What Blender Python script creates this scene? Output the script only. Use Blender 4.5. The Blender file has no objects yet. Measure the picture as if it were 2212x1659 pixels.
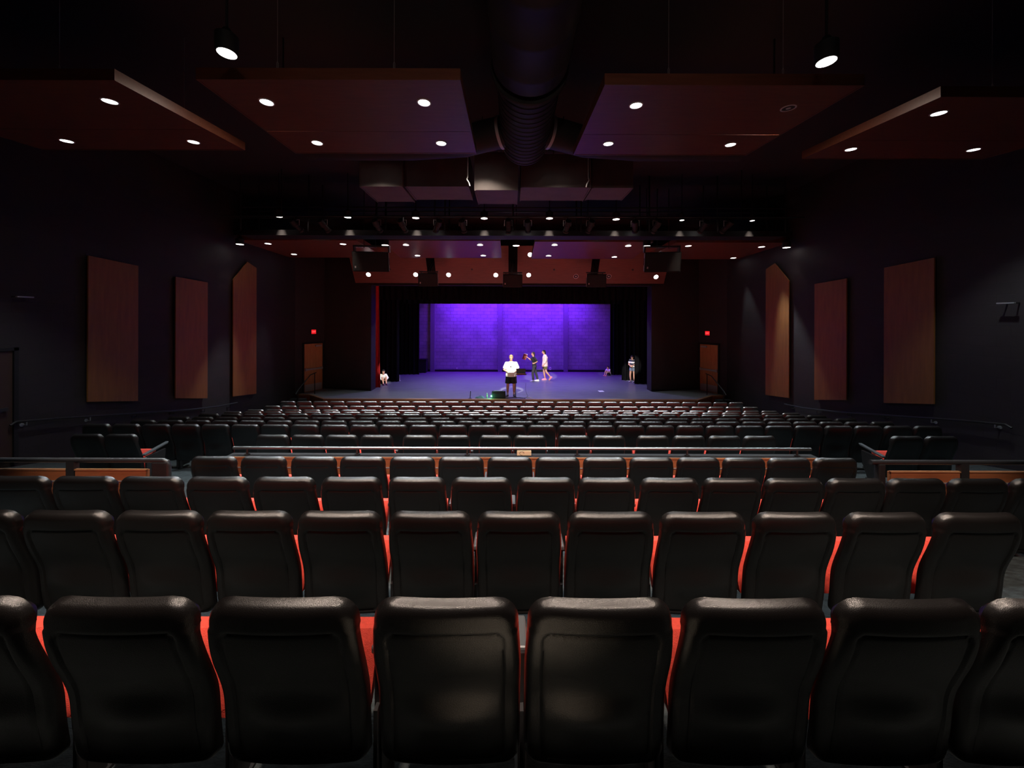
import bpy, bmesh, math, random
from mathutils import Vector, Matrix
random.seed(7)
PI = math.pi
SC = bpy.context.scene
COL = SC.collection

# ------------------------------------------------------------------ camera, world, exposure
F, CX, CY, CZ = 790.0, 1104.0, 690.0, 3.70      # focal length (px), principal point, eye height above the lowest floor
ROLL = math.radians(0.15)
cam = bpy.data.cameras.new('camera')
cam.sensor_width = 36.0
cam.lens = F / 2212 * 36
cam.shift_x = (1106 - CX) / 2212
cam.shift_y = -(829.5 - CY) / 2212
cam.clip_start, cam.clip_end = 0.05, 100
co = bpy.data.objects.new('camera', cam)
COL.objects.link(co)
co.location = (0, 0, CZ)
co.rotation_euler = (PI / 2, -ROLL, 0)
SC.camera = co
w = bpy.data.worlds.new('world'); SC.world = w
w.use_nodes = True
w.node_tree.nodes['Background'].inputs[0].default_value = (0.0006, 0.0005, 0.0008, 1)
SC.view_settings.view_transform = 'Standard'
SC.view_settings.look = 'None'
SC.view_settings.gamma = 1.0
SC.view_settings.use_curve_mapping = False
SC.view_settings.exposure = 0.0
SC.cycles.use_denoising = True
SC.cycles.max_bounces = 5
SC.cycles.diffuse_bounces = 3
SC.cycles.sample_clamp_indirect = 4.0
COOL, WARM, PURPLE = (0.86, 0.95, 1.0), (1.0, 0.80, 0.66), (0.19, 0.026, 1.0)
P_COOL_NEAR, P_COOL_FAR, P_WARM_BIG, P_WARM, P_REAR = 760.0, 5600.0, 40.0, 600.0, 950.0
P_BACK = 24000.0
P_PURPLE, P_FRONT = 180.0, 8000.0

cr, sr = math.cos(ROLL), math.sin(ROLL)
def und(x, y):
    dx, dy = x - CX, y - CY
    return dx * cr + dy * sr, -dx * sr + dy * cr
def P(x, y, Y):
    """world point seen at photograph pixel (x, y) at distance Y in front of the camera"""
    a, b = und(x, y)
    return Vector((a * Y / F, Y, CZ - b * Y / F))
def PX(x, Y):
    return (x - CX) * Y / F

# ------------------------------------------------------------------ materials
def nt(m):
    m.use_nodes = True
    return m.node_tree.nodes, m.node_tree.links, m.node_tree.nodes['Principled BSDF']
def mat(name, col, rough=0.6, metal=0.0, spec=0.5, noise=0.0, scale=20.0, bump=0.0, bscale=200.0, stretch=None, col2=None, coord='Object'):
    m = bpy.data.materials.new(name)
    N, L, b = nt(m)
    b.inputs['Base Color'].default_value = (*col, 1)
    b.inputs['Roughness'].default_value = rough
    b.inputs['Metallic'].default_value = metal
    b.inputs['Specular IOR Level'].default_value = spec
    tc = N.new('ShaderNodeTexCoord')
    mp = N.new('ShaderNodeMapping')
    L.new(tc.outputs[coord], mp.inputs[0])
    if stretch: mp.inputs['Scale'].default_value = stretch
    if noise > 0 or col2:
        n = N.new('ShaderNodeTexNoise'); n.inputs['Scale'].default_value = scale; n.inputs['Detail'].default_value = 5
        L.new(mp.outputs[0], n.inputs['Vector'])
        r = N.new('ShaderNodeValToRGB')
        c2 = col2 or tuple(c * (1 - noise) for c in col)
        c1 = col if col2 else tuple(min(1, c * (1 + noise)) for c in col)
        r.color_ramp.elements[0].color = (*c2, 1); r.color_ramp.elements[0].position = 0.3
        r.color_ramp.elements[1].color = (*c1, 1); r.color_ramp.elements[1].position = 0.7
        L.new(n.outputs['Fac'], r.inputs[0]); L.new(r.outputs[0], b.inputs['Base Color'])
    if bump > 0:
        n2 = N.new('ShaderNodeTexNoise'); n2.inputs['Scale'].default_value = bscale; n2.inputs['Detail'].default_value = 3
        L.new(mp.outputs[0], n2.inputs['Vector'])
        bp = N.new('ShaderNodeBump'); bp.inputs['Strength'].default_value = bump; bp.inputs['Distance'].default_value = 0.01
        L.new(n2.outputs['Fac'], bp.inputs['Height']); L.new(bp.outputs[0], b.inputs['Normal'])
    return m
def emit(name, col, s):
    m = bpy.data.materials.new(name)
    N, L, b = nt(m)
    b.inputs['Base Color'].default_value = (*[min(1, c) for c in col], 1)
    b.inputs['Emission Color'].default_value = (*col, 1)
    b.inputs['Emission Strength'].default_value = s
    m.cycles.emission_sampling = 'NONE'
    return m
def block(name, col, mortar, rough=0.75, bw=0.4, bh=0.2, axis='x', bump=0.5):
    m = bpy.data.materials.new(name)
    N, L, b = nt(m)
    b.inputs['Roughness'].default_value = rough
    tc = N.new('ShaderNodeTexCoord'); sp = N.new('ShaderNodeSeparateXYZ'); cb = N.new('ShaderNodeCombineXYZ')
    L.new(tc.outputs['Object'], sp.inputs[0])
    L.new(sp.outputs['X' if axis == 'x' else 'Y'], cb.inputs[0]); L.new(sp.outputs['Z'], cb.inputs[1])
    br = N.new('ShaderNodeTexBrick'); br.inputs['Scale'].default_value = 1.0
    br.inputs['Brick Width'].default_value = bw; br.inputs['Row Height'].default_value = bh
    br.inputs['Mortar Size'].default_value = 0.008; br.inputs['Mortar Smooth'].default_value = 0.4
    br.inputs['Color1'].default_value = (*col, 1); br.inputs['Color2'].default_value = (*[c * 0.86 for c in col], 1)
    br.inputs['Mortar'].default_value = (*mortar, 1)
    L.new(cb.outputs[0], br.inputs['Vector'])
    n = N.new('ShaderNodeTexNoise'); n.inputs['Scale'].default_value = 1.3; n.inputs['Detail'].default_value = 6
    L.new(tc.outputs['Object'], n.inputs['Vector'])
    mx = N.new('ShaderNodeMix'); mx.data_type = 'RGBA'; mx.blend_type = 'MULTIPLY'; mx.inputs[0].default_value = 0.45
    rr = N.new('ShaderNodeValToRGB'); rr.color_ramp.elements[0].position = 0.35; rr.color_ramp.elements[1].position = 0.65
    rr.color_ramp.elements[0].color = (0.45, 0.45, 0.45, 1)
    L.new(n.outputs['Fac'], rr.inputs[0])
    L.new(br.outputs['Color'], mx.inputs[6]); L.new(rr.outputs[0], mx.inputs[7]); L.new(mx.outputs[2], b.inputs['Base Color'])
    bp = N.new('ShaderNodeBump'); bp.inputs['Strength'].default_value = bump; bp.inputs['Distance'].default_value = 0.02
    bp.invert = True
    L.new(br.outputs['Fac'], bp.inputs['Height']); L.new(bp.outputs[0], b.inputs['Normal'])
    return m

M = {}
M['wall'] = block('dark_painted_block', (0.016, 0.0115, 0.0135), (0.012, 0.0085, 0.010), axis='y', bump=0.15)
M['wall_x'] = block('dark_painted_block_front', (0.018, 0.0135, 0.0125), (0.014, 0.0105, 0.010), axis='x', bump=0.15)
M['stage_wall'] = block('painted_stage_block', (0.30, 0.25, 0.38), (0.17, 0.14, 0.23), axis='x', bw=0.42, bh=0.21, bump=1.0)
M['pilaster'] = mat('darker_pilaster', (0.15, 0.12, 0.20), 0.8)  # pilasters given a darker tone than the wall blocks
M['ceiling'] = mat('black_ceiling_paint', (0.012, 0.010, 0.014), 0.9)
M['carpet'] = mat('blue_grey_carpet', (0.022, 0.029, 0.031), 0.95, noise=0.6, scale=14, bump=0.6, bscale=60, stretch=(1, 2.5, 1))
M['plastic'] = mat('black_grained_plastic', (0.0045, 0.0038, 0.0038), 0.29, spec=0.62, bump=0.2, bscale=420)
M['red'] = mat('red_woven_upholstery', (0.50, 0.042, 0.024), 0.85, noise=0.15, scale=60, bump=0.3, bscale=300)
M['iron'] = mat('black_powder_coated_steel', (0.014, 0.014, 0.015), 0.38, spec=0.5, bump=0.05)
M['rail'] = mat('dark_satin_steel', (0.22, 0.23, 0.24), 0.36, 1.0)
M['arm'] = mat('grey_armrest_plastic', (0.05, 0.055, 0.06), 0.35)
M['chrome'] = mat('bright_brushed_steel', (0.55, 0.56, 0.58), 0.25, 1.0)
M['alu'] = mat('dull_aluminium', (0.35, 0.36, 0.37), 0.45, 0.6)
M['wood'] = mat('reddish_wood_veneer', (0.135, 0.046, 0.025), 0.38, scale=3, col2=(0.10, 0.032, 0.017), stretch=(1, 9, 9), bump=0.02, bscale=30)
M['wood_wall'] = mat('orange_wood_veneer', (0.20, 0.078, 0.014), 0.6, scale=2.2, col2=(0.15, 0.055, 0.010), stretch=(6, 6, 0.6))
M['wood_low'] = mat('brown_wood_panel', (0.25, 0.085, 0.032), 0.5, scale=3, col2=(0.17, 0.055, 0.02), stretch=(1, 6, 6))
M['wood_lip'] = mat('oak_stage_trim', (0.30, 0.15, 0.07), 0.45, scale=4, col2=(0.2, 0.09, 0.04), stretch=(1, 8, 8))
M['door_wood'] = mat('maple_door_veneer', (0.42, 0.20, 0.07), 0.5, scale=3, col2=(0.33, 0.14, 0.05), stretch=(6, 6, 0.7))
M['duct'] = mat('black_painted_sheet_metal', (0.007, 0.006, 0.0065), 0.6, 0.0, 0.4, noise=0.15, scale=4)
M['ductbox'] = mat('dark_grey_sheet_metal', (0.085, 0.074, 0.072), 0.65, noise=0.15, scale=3, bump=0.1, bscale=90)
M['stagefloor'] = mat('worn_dark_stage_boards', (0.17, 0.175, 0.185), 0.40, noise=0.0, scale=3.5, col2=(0.10, 0.104, 0.11), stretch=(0.6, 5, 1), bump=0.1, bscale=12)
M['velour'] = mat('black_velour', (0.007, 0.007, 0.008), 1.0, spec=0.05, noise=0.3, scale=6)
M['redvelour'] = mat('red_velour', (0.42, 0.018, 0.018), 0.9, spec=0.2)
M['lens_cool'] = emit('cool_white_lens', (0.93, 0.98, 1.0), 9)
M['lens_warm'] = emit('warm_white_lens', (1.0, 0.93, 0.88), 9)
M['lens_purple'] = emit('purple_led_lens', (0.35, 0.1, 1.0), 5)
M['white_ring'] = mat('white_trim_ring', (0.55, 0.52, 0.5), 0.5)
M['baffle'] = mat('dark_baffle', (0.02, 0.018, 0.018), 0.6)
M['black'] = mat('satin_black', (0.008, 0.008, 0.009), 0.65, spec=0.3)
M['cab'] = mat('black_textured_cabinet', (0.010, 0.0105, 0.011), 0.75, spec=0.3, bump=0.2)
M['grille'] = mat('speaker_side_lit_tone', (0.30, 0.35, 0.38), 0.5, 0.0, noise=0.3, scale=200)  # pale tone puts the light on the speaker sides into the colour
M['exit_face'] = emit('red_exit_face', (1.0, 0.02, 0.03), 0.55)
M['exit_text'] = emit('red_exit_letters', (1.0, 0.06, 0.06), 2.2)
M['white'] = mat('white_paint', (0.75, 0.74, 0.72), 0.6)
M['paper'] = mat('white_paper', (0.85, 0.85, 0.82), 0.8)
M['skin'] = mat('light_skin', (0.56, 0.30, 0.20), 0.55)
M['skin_b'] = mat('tan_skin', (0.50, 0.27, 0.18), 0.55)
M['hair_b'] = mat('dark_brown_hair', (0.012, 0.007, 0.006), 0.9, noise=0.4, scale=60, stretch=(1, 1, 0.2))
M['hair_g'] = mat('short_light_hair', (0.22, 0.14, 0.07), 0.7, noise=0.4, scale=60)
M['eye'] = mat('dark_eye', (0.02, 0.015, 0.012), 0.3)
M['lip'] = mat('lip_skin', (0.40, 0.14, 0.11), 0.5)
M['c_white'] = mat('white_cotton', (0.80, 0.79, 0.74), 0.85, bump=0.2, bscale=30)
M['c_black'] = mat('black_cotton', (0.008, 0.0075, 0.009), 0.9, bump=0.2, bscale=30)
M['c_black2'] = mat('charcoal_trouser_cloth', (0.032, 0.030, 0.036), 0.9, bump=0.2, bscale=30)
M['c_pink'] = mat('pale_pink_knit', (0.78, 0.55, 0.48), 0.9, bump=0.2, bscale=40)
M['c_olive'] = mat('olive_cotton', (0.13, 0.12, 0.035), 0.9)
M['c_denim'] = mat('faded_denim', (0.16, 0.20, 0.26), 0.9, noise=0.2, scale=30)
M['c_lilac'] = mat('lilac_cotton', (0.70, 0.45, 0.75), 0.9)
M['shoe_pink'] = mat('pink_shoe', (0.75, 0.22, 0.30), 0.6)
M['shoe_white'] = mat('white_canvas_shoe', (0.80, 0.78, 0.74), 0.6)
M['shoe_black'] = mat('black_trainer', (0.025, 0.025, 0.03), 0.5)
M['shoe_plum'] = mat('plum_shoe', (0.16, 0.02, 0.10), 0.6)
M['book'] = mat('red_leather_cover', (0.33, 0.03, 0.03), 0.5)
M['gold'] = mat('gold_emblem', (0.65, 0.30, 0.10), 0.5)
M['screen'] = mat('dark_laptop_screen', (0.012, 0.011, 0.010), 0.3)
M['blue_cloth'] = mat('blue_grey_fabric', (0.10, 0.15, 0.21), 0.9, bump=0.3, bscale=20)
M['green_led'] = emit('green_indicator', (0.25, 1.0, 0.62), 5)
M['carton'] = mat('cream_cardboard', (0.55, 0.46, 0.30), 0.8)
M['carton_mark'] = mat('brown_print', (0.16, 0.12, 0.08), 0.8)
M['water'] = mat('cloudy_plastic_bottle', (0.30, 0.28, 0.30), 0.25)
def stripes():
    m = bpy.data.materials.new('navy_and_white_striped_knit')
    N, L, b = nt(m); b.inputs['Roughness'].default_value = 0.9
    tc = N.new('ShaderNodeTexCoord'); wv = N.new('ShaderNodeTexWave'); wv.bands_direction = 'Z'; wv.inputs['Scale'].default_value = 1.65
    wv.inputs['Phase Offset'].default_value = 0.4
    r = N.new('ShaderNodeValToRGB'); r.color_ramp.interpolation = 'CONSTANT'
    r.color_ramp.elements[0].color = (0.02, 0.02, 0.035, 1); r.color_ramp.elements[1].color = (0.72, 0.70, 0.66, 1); r.color_ramp.elements[1].position = 0.62
    L.new(tc.outputs['Object'], wv.inputs['Vector']); L.new(wv.outputs['Fac'], r.inputs[0]); L.new(r.outputs[0], b.inputs['Base Color'])
    return m
M['c_stripe'] = stripes()

# ------------------------------------------------------------------ mesh helpers
def box(bm, x0, x1, y0, y1, z0, z1):
    vs = [bm.verts.new((x, y, z)) for z in (z0, z1) for y in (y0, y1) for x in (x0, x1)]
    for f in ((0, 2, 3, 1), (4, 5, 7, 6), (0, 1, 5, 4), (2, 6, 7, 3), (0, 4, 6, 2), (1, 3, 7, 5)):
        bm.faces.new([vs[i] for i in f])
    return vs
def hexa(bm, lo, hi):
    """solid between two matching loops of points"""
    a = [bm.verts.new(p) for p in lo]; b = [bm.verts.new(p) for p in hi]
    n = len(a)
    bm.faces.new(a[::-1]); bm.faces.new(b)
    for i in range(n): bm.faces.new((a[i], a[(i + 1) % n], b[(i + 1) % n], b[i]))
def tube(bm, pts, r, n=10, caps=True):
    pts = [Vector(p) for p in pts]
    rings = []
    up0 = None
    for i, p in enumerate(pts):
        d = (pts[min(i + 1, len(pts) - 1)] - pts[max(i - 1, 0)]).normalized()
        ref = Vector((0, 0, 1)) if abs(d.z) < 0.9 else Vector((0, 1, 0))
        if up0 is not None: ref = up0
        u = d.cross(ref)
        if u.length < 1e-4: u = d.cross(Vector((1, 0, 0)))
        u.normalize(); v = u.cross(d).normalized(); up0 = v
        rr = r[i] if isinstance(r, (list, tuple)) else r
        rings.append([bm.verts.new(p + (u * math.cos(2 * PI * k / n) + v * math.sin(2 * PI * k / n)) * rr) for k in range(n)])
    for a, b in zip(rings, rings[1:]):
        for k in range(n): bm.faces.new((a[k], a[(k + 1) % n], b[(k + 1) % n], b[k]))
    if caps: bm.faces.new(rings[0][::-1]); bm.faces.new(rings[-1])
def lathe(bm, prof, n=24, c=(0, 0, 0), mtx=None):
    """prof: list of (radius, z); axis z through c, optionally turned by mtx"""
    c = Vector(c); rings = []
    for r, z in prof:
        ring = []
        for k in range(n):
            p = Vector((r * math.cos(2 * PI * k / n), r * math.sin(2 * PI * k / n), z))
            if mtx: p = mtx @ p
            ring.append(bm.verts.new(c + p))
        rings.append(ring)
    for a, b in zip(rings, rings[1:]):
        for k in range(n): bm.faces.new((a[k], a[(k + 1) % n], b[(k + 1) % n], b[k]))
    bm.faces.new(rings[0][::-1]); bm.faces.new(rings[-1])
def loft(bm, rings, n=20):
    """rings: (centre, rx, ry[, matrix]) stacked ellipses"""
    rs = []
    for rg in rings:
        c, rx, ry = Vector(rg[0]), rg[1], rg[2]
        m = rg[3] if len(rg) > 3 else None
        ring = []
        for k in range(n):
            p = Vector((rx * math.cos(2 * PI * k / n), ry * math.sin(2 * PI * k / n), 0))
            if m: p = m @ p
            ring.append(bm.verts.new(c + p))
        rs.append(ring)
    for a, b in zip(rs, rs[1:]):
        for k in range(n): bm.faces.new((a[k], a[(k + 1) % n], b[(k + 1) % n], b[k]))
    bm.faces.new(rs[0][::-1]); bm.faces.new(rs[-1])
def ball(bm, c, r, m=None, seg=14):
    if not isinstance(r, (list, tuple)): r = (r, r, r)
    mt = Matrix.Translation(Vector(c)) @ (m.to_4x4() if m else Matrix.Identity(4)) @ Matrix.Diagonal((*r, 1))
    bmesh.ops.create_uvsphere(bm, u_segments=seg, v_segments=max(6, seg * 2 // 3), radius=1, matrix=mt)
def obj(name, bm, m, parent=None, smooth=False, bevel=0.0):
    bmesh.ops.recalc_face_normals(bm, faces=bm.faces[:])
    me = bpy.data.meshes.new(name)
    bm.to_mesh(me); bm.free()
    me.materials.append(M[m] if isinstance(m, str) else m)
    if smooth:
        me.polygons.foreach_set('use_smooth', [True] * len(me.polygons))
        me.set_sharp_from_angle(angle=math.radians(42))
    o = bpy.data.objects.new(name, me)
    COL.objects.link(o)
    if parent is not None: o.parent = parent
    if bevel > 0:
        bv = o.modifiers.new('bevel', 'BEVEL'); bv.width = bevel; bv.segments = 2; bv.limit_method = 'ANGLE'
    return o
def wpart(name, bm, m, parent, **k):
    """a part whose mesh was laid out in world coordinates under an unrotated root"""
    r = parent
    off = Vector((0, 0, 0))
    while r is not None: off += Vector(r.location); r = r.parent
    bmesh.ops.translate(bm, vec=-off, verts=bm.verts[:])
    return obj(name, bm, m, parent, **k)
def tag(o, label, cat, group=None):
    o['label'] = label; o['category'] = cat
    if group: o['group'] = group
    return o
def thing(name, label, cat, loc=(0, 0, 0), rz=0.0, group=None):
    o = bpy.data.objects.new(name, None)
    COL.objects.link(o)
    o.location = loc; o.rotation_euler = (0, 0, rz)
    o.empty_display_size = 0.1
    return tag(o, label, cat, group)
def struct(name, bm, m, parent=None, **k):
    o = obj(name, bm, m, parent, **k)
    if parent is None: o['kind'] = 'structure'
    return o
def single(name, bm, m, label, cat, group=None, **k):
    """a thing that is one mesh: origin moved to the middle of its base"""
    xs = [v.co.x for v in bm.verts]; ys = [v.co.y for v in bm.verts]; z0 = min(v.co.z for v in bm.verts)
    c = Vector(((min(xs) + max(xs)) / 2, (min(ys) + max(ys)) / 2, z0))
    bmesh.ops.translate(bm, vec=-c, verts=bm.verts[:])
    o = obj(name, bm, m, None, **k); o.location = c
    return tag(o, label, cat, group)
def dup(root, loc, rz=None, label=None, group=None):
    r = root.copy(); COL.objects.link(r); r.location = loc
    if rz is not None: r.rotation_euler = (0, 0, rz)
    if label: r['label'] = label
    if group: r['group'] = group
    for ch in list(root.children):
        c = ch.copy(); COL.objects.link(c); c.parent = r
        for g in list(ch.children):
            d = g.copy(); COL.objects.link(d); d.parent = c
    return r
def BM(): return bmesh.new()
def spot(name, parent, loc, power, col, angle, blend=0.6, target=None, radius=0.08):
    l = bpy.data.lights.new(name, 'SPOT')
    l.energy = power; l.color = col; l.spot_size = math.radians(angle); l.spot_blend = blend; l.shadow_soft_size = radius
    o = bpy.data.objects.new(name, l); COL.objects.link(o); o.parent = parent; o.location = loc
    if target is not None:
        d = Vector(target) - (Vector(loc) + (Vector(parent.location) if parent else Vector()))
        o.rotation_euler = d.to_track_quat('-Z', 'Y').to_euler()
    return o

# ------------------------------------------------------------------ levels
ROWS = [  # distance of the top of the backs, height of the top above the lowest floor
    (1.237, CZ - 0.977), (2.155, CZ - 1.155), (3.070, CZ - 1.345), (4.110, CZ - 1.563), (5.650, CZ - 1.800),
    (6.450, CZ - 1.870), (7.320, CZ - 2.038), (8.190, CZ - 2.206), (9.060, CZ - 2.364), (9.930, CZ - 2.534),
    (10.80, CZ - 2.694), (11.67, CZ - 2.783), (12.54, CZ - 2.830)]
SEAT_H = 0.88
FL = [z - SEAT_H for _, z in ROWS]
def ramp(y):
    pts = [(-9, FL[4]), (5.9, FL[4])] + [(ROWS[i][0] + 0.25, FL[i]) for i in range(5, 12)] + [(12.7, FL[12]), (99, FL[12])]
    for (a, za), (b, zb) in zip(pts, pts[1:]):
        if a <= y <= b: return za + (zb - za) * (y - a) / (b - a)
    return FL[12]
STAGE_Z = CZ - 3.25
WX = 9.3
CEIL = CZ + 4.3
HX = 3.72     # half width of the fourth row's platform

# ------------------------------------------------------------------ room shell
bm = BM()
def slab(x0, x1, y0, y1, z, zb=-0.25):
    box(bm, x0, x1, y0, y1, zb, z)
slab(-WX, WX, -3.2, ROWS[0][0] + 0.085, CZ - 1.64)
for i in range(3):
    y1 = ROWS[i + 1][0] + 0.085 if i < 2 else 3.80
    slab(-WX, WX, ROWS[i][0] + 0.085, y1, FL[i])
slab(-HX, HX + 0.3, 3.80, ROWS[3][0] + 0.085, FL[2])
slab(-HX, HX + 0.3, ROWS[3][0] + 0.085, 4.86, FL[3])
slab(-WX, -HX, 3.80, 5.9, FL[4]); slab(HX + 0.3, WX, 3.80, 5.9, FL[4]); slab(-HX, HX + 0.3, 4.86, 5.9, FL[4])
ys = [5.9, 6.7, 7.57, 8.44, 9.31, 10.18, 11.05, 11.92, 12.7, 15.8]
for a, b in zip(ys, ys[1:]):
    hexa(bm, [(-WX, a, -0.25), (WX, a, -0.25), (WX, b, -0.25), (-WX, b, -0.25)], [(-WX, a, ramp(a)), (WX, a, ramp(a)), (WX, b, ramp(b)), (-WX, b, ramp(b))])
struct('floor', bm, 'carpet')
bm = BM(); box(bm, -WX - 1.5, WX + 1.5, -3.3, 23.2, CEIL, CEIL + 0.2); struct('ceiling', bm, 'ceiling')
bm = BM(); box(bm, -WX - 0.25, -WX, -3.3, 15.85, -0.2, CEIL); struct('wall_left', bm, 'wall')
bm = BM(); box(bm, WX, WX + 0.25, -3.3, 15.85, -0.2, CEIL); struct('wall_right', bm, 'wall')
bm = BM(); box(bm, -WX - 0.25, WX + 0.25, -3.5, -3.25, -0.2, CEIL); struct('wall_rear', bm, 'wall_x')
# slanted return walls that hold the stage doors
A_L, B_L = Vector((-WX, 15.75, 0)), Vector((-8.72, 17.10, 0))
A_R, B_R = Vector((WX, 15.75, 0)), Vector((8.76, 17.10, 0))
for nm, a, b, s in (('wall_left_return', A_L, B_L, -1), ('wall_right_return', A_R, B_R, 1)):
    bm = BM(); o = Vector((s * 0.6, 0, 0))
    lo = [a, b, b + o, a + o]
    hexa(bm, [(p.x, p.y, -0.2) for p in lo], [(p.x, p.y, CEIL) for p in lo]); struct(nm, bm, 'wall')
# proscenium wall and header
PXL, PXR, PYF, PYB = -6.33, 6.36, 16.56, 17.10
HEAD = CZ + 1.55
ql = [(-8.725, 17.08), (PXL, PYF), (PXL, PYB), (-8.725, 17.5)]
bm = BM(); hexa(bm, [(x, y, 0) for x, y in ql], [(x, y, CEIL) for x, y in ql]); struct('wall_proscenium_left', bm, 'wall_x')
qr = [(8.765, 17.08), (PXR, PYF), (PXR, PYB), (8.765, 17.5)]
bm = BM(); hexa(bm, [(x, y, 0) for x, y in qr], [(x, y, CEIL) for x, y in qr]); struct('wall_proscenium_right', bm, 'wall_x')
bm = BM(); box(bm, PXL, PXR, PYF, PYB, HEAD, CEIL); struct('wall_proscenium_header', bm, 'wall_x')
bm = BM(); box(bm, PXL - 0.3, PXR + 0.3, PYF - 0.06, PYF - 0.002, HEAD - 0.02, HEAD + 0.09); struct('trim_1', bm, 'duct')
# stage house
BW = 22.72
bm = BM(); box(bm, -10.6, 10.6, BW, BW + 0.3, 0, CEIL); struct('wall_stage_back', bm, 'stage_wall')
bm = BM(); box(bm, -10.6, -10.3, PYB, BW, 0, CEIL); struct('wall_stage_left', bm, 'wall')
bm = BM(); box(bm, 10.3, 10.6, PYB, BW, 0, CEIL); struct('wall_stage_right', bm, 'wall')
for k, px in enumerate((935, 1080.5, 1222)):
    x = PX(px, BW); bm = BM(); box(bm, x - 0.13, x + 0.13, BW - 0.13, BW - 0.001, STAGE_Z, CEIL - 0.3)
    struct('trim_%d' % (k + 2), bm, 'pilaster')
bm = BM(); box(bm, -10.2, 10.2, BW - 0.03, BW - 0.001, STAGE_Z + 0.001, STAGE_Z + 0.13); struct('baseboard_stage_back', bm, 'black')
for s, x0, x1 in (('left', -8.69, PXL - 0.02), ('right', 8.73, PXR + 0.02)):
    q = [(x0, 17.055), (x1, PYF - 0.03), (x1, PYF - 0.008), (x0, 17.072)]
    bm = BM(); hexa(bm, [(x, y, STAGE_Z + 0.001) for x, y in q], [(x, y, STAGE_Z + 0.11) for x, y in q]); struct('baseboard_proscenium_' + s, bm, 'black')

# stage platform: floor and wooden front
poly = [(-9.2, 15.78), (-8.62, 15.72), (-7.62, 14.92), (7.62, 14.92), (8.62, 15.72), (9.2, 15.78), (9.0, 16.9), (10.28, 17.52), (10.28, BW - 0.002), (-10.28, BW - 0.002), (-10.28, 17.52), (-9.0, 16.9)]
bm = BM(); hexa(bm, [(x, y, 0.05) for x, y in poly], [(x, y, STAGE_Z) for x, y in poly]); struct('floor_stage', bm, 'stagefloor')
st = thing('stage_apron', 'long oak stage front with angled ends behind the first seats', 'stage front', (0, 14.9, 0))
front = [(-9.2, 15.78), (-8.62, 15.72), (-7.62, 14.92), (7.62, 14.92), (8.62, 15.72), (9.2, 15.78)]
def offs(pts, d): return [(x, y - d) for x, y in pts]
bm = BM()
for (a, b) in zip(front, front[1:]):
    hexa(bm, [(a[0], a[1] - .04, 0), (b[0], b[1] - .04, 0), (b[0], b[1] - .002, 0), (a[0], a[1] - .002, 0)], [(a[0], a[1] - .04, STAGE_Z - .05), (b[0], b[1] - .04, STAGE_Z - .05), (b[0], b[1] - .002, STAGE_Z - .05), (a[0], a[1] - .002, STAGE_Z - .05)])
wpart('fascia', bm, 'wood_low', st)
bm = BM()
for (a, b) in zip(front, front[1:]):
    hexa(bm, [(a[0], a[1] - .08, STAGE_Z - .05), (b[0], b[1] - .08, STAGE_Z - .05), (b[0], b[1] + .04, STAGE_Z - .05), (a[0], a[1] + .04, STAGE_Z - .05)], [(a[0], a[1] - .08, STAGE_Z + .006), (b[0], b[1] - .08, STAGE_Z + .006), (b[0], b[1] + .04, STAGE_Z + .006), (a[0], a[1] + .04, STAGE_Z + .006)])
wpart('nosing', bm, 'wood_lip', st)
# short flights of steps from the side aisles onto the stage
for s, nm in ((-1, 'left'), (1, 'right')):
    bm = BM()
    for k in range(3):
        x0, x1 = sorted((s * 8.68, s * 9.28))
        box(bm, x0, x1, 14.70 + 0.28 * k, 15.56, -0.0, STAGE_Z * (k + 1) / 4)
    single('stage_steps', bm, 'carpet', 'short dark steps up to the stage at its %s end' % nm, 'steps', 'side steps to the stage')

# ------------------------------------------------------------------ theatre seats
HW, ZB, ZT = 0.252, 0.185, 0.88
PROF = [(0.0, .130), (.185, .117), (.25, .109), (.34, .0985), (.40, .094), (.45, .090), (.50, .081), (.56, .063), (.64, .036), (.72, .015), (.80, .003), (.88, 0.0), (.95, 0.0)]
def prof(z):
    for k in range(len(PROF) - 1):
        (a, ya), (b, yb) = PROF[k], PROF[k + 1]
        if a <= z <= b:
            m0 = (yb - PROF[k - 1][1]) / (b - PROF[k - 1][0]) if k else (yb - ya) / (b - a)
            m1 = (PROF[k + 2][1] - ya) / (PROF[k + 2][0] - a) if k + 2 < len(PROF) else 0
            h = b - a; t = (z - a) / h
            return (2 * t**3 - 3 * t**2 + 1) * ya + (t**3 - 2 * t**2 + t) * h * m0 + (-2 * t**3 + 3 * t**2) * yb + (t**3 - t**2) * h * m1
    return 0
def halfw(z):
    t = min(1, max(0, (z - ZB) / (ZT - ZB)))
    q = min(1, (ZT - z) / 0.28); q = q * q * (3 - 2 * q)
    return HW + 0.013 * q - 0.003 * (1 - t)
def rsd(x, z, hw, z0, z1, r):
    cx, cz, hz = abs(x) - (hw - r), abs(z - (z0 + z1) / 2) - ((z1 - z0) / 2 - r), 0
    return math.hypot(max(cx, 0), max(cz, 0)) + min(max(cx, cz), 0) - r
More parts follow.
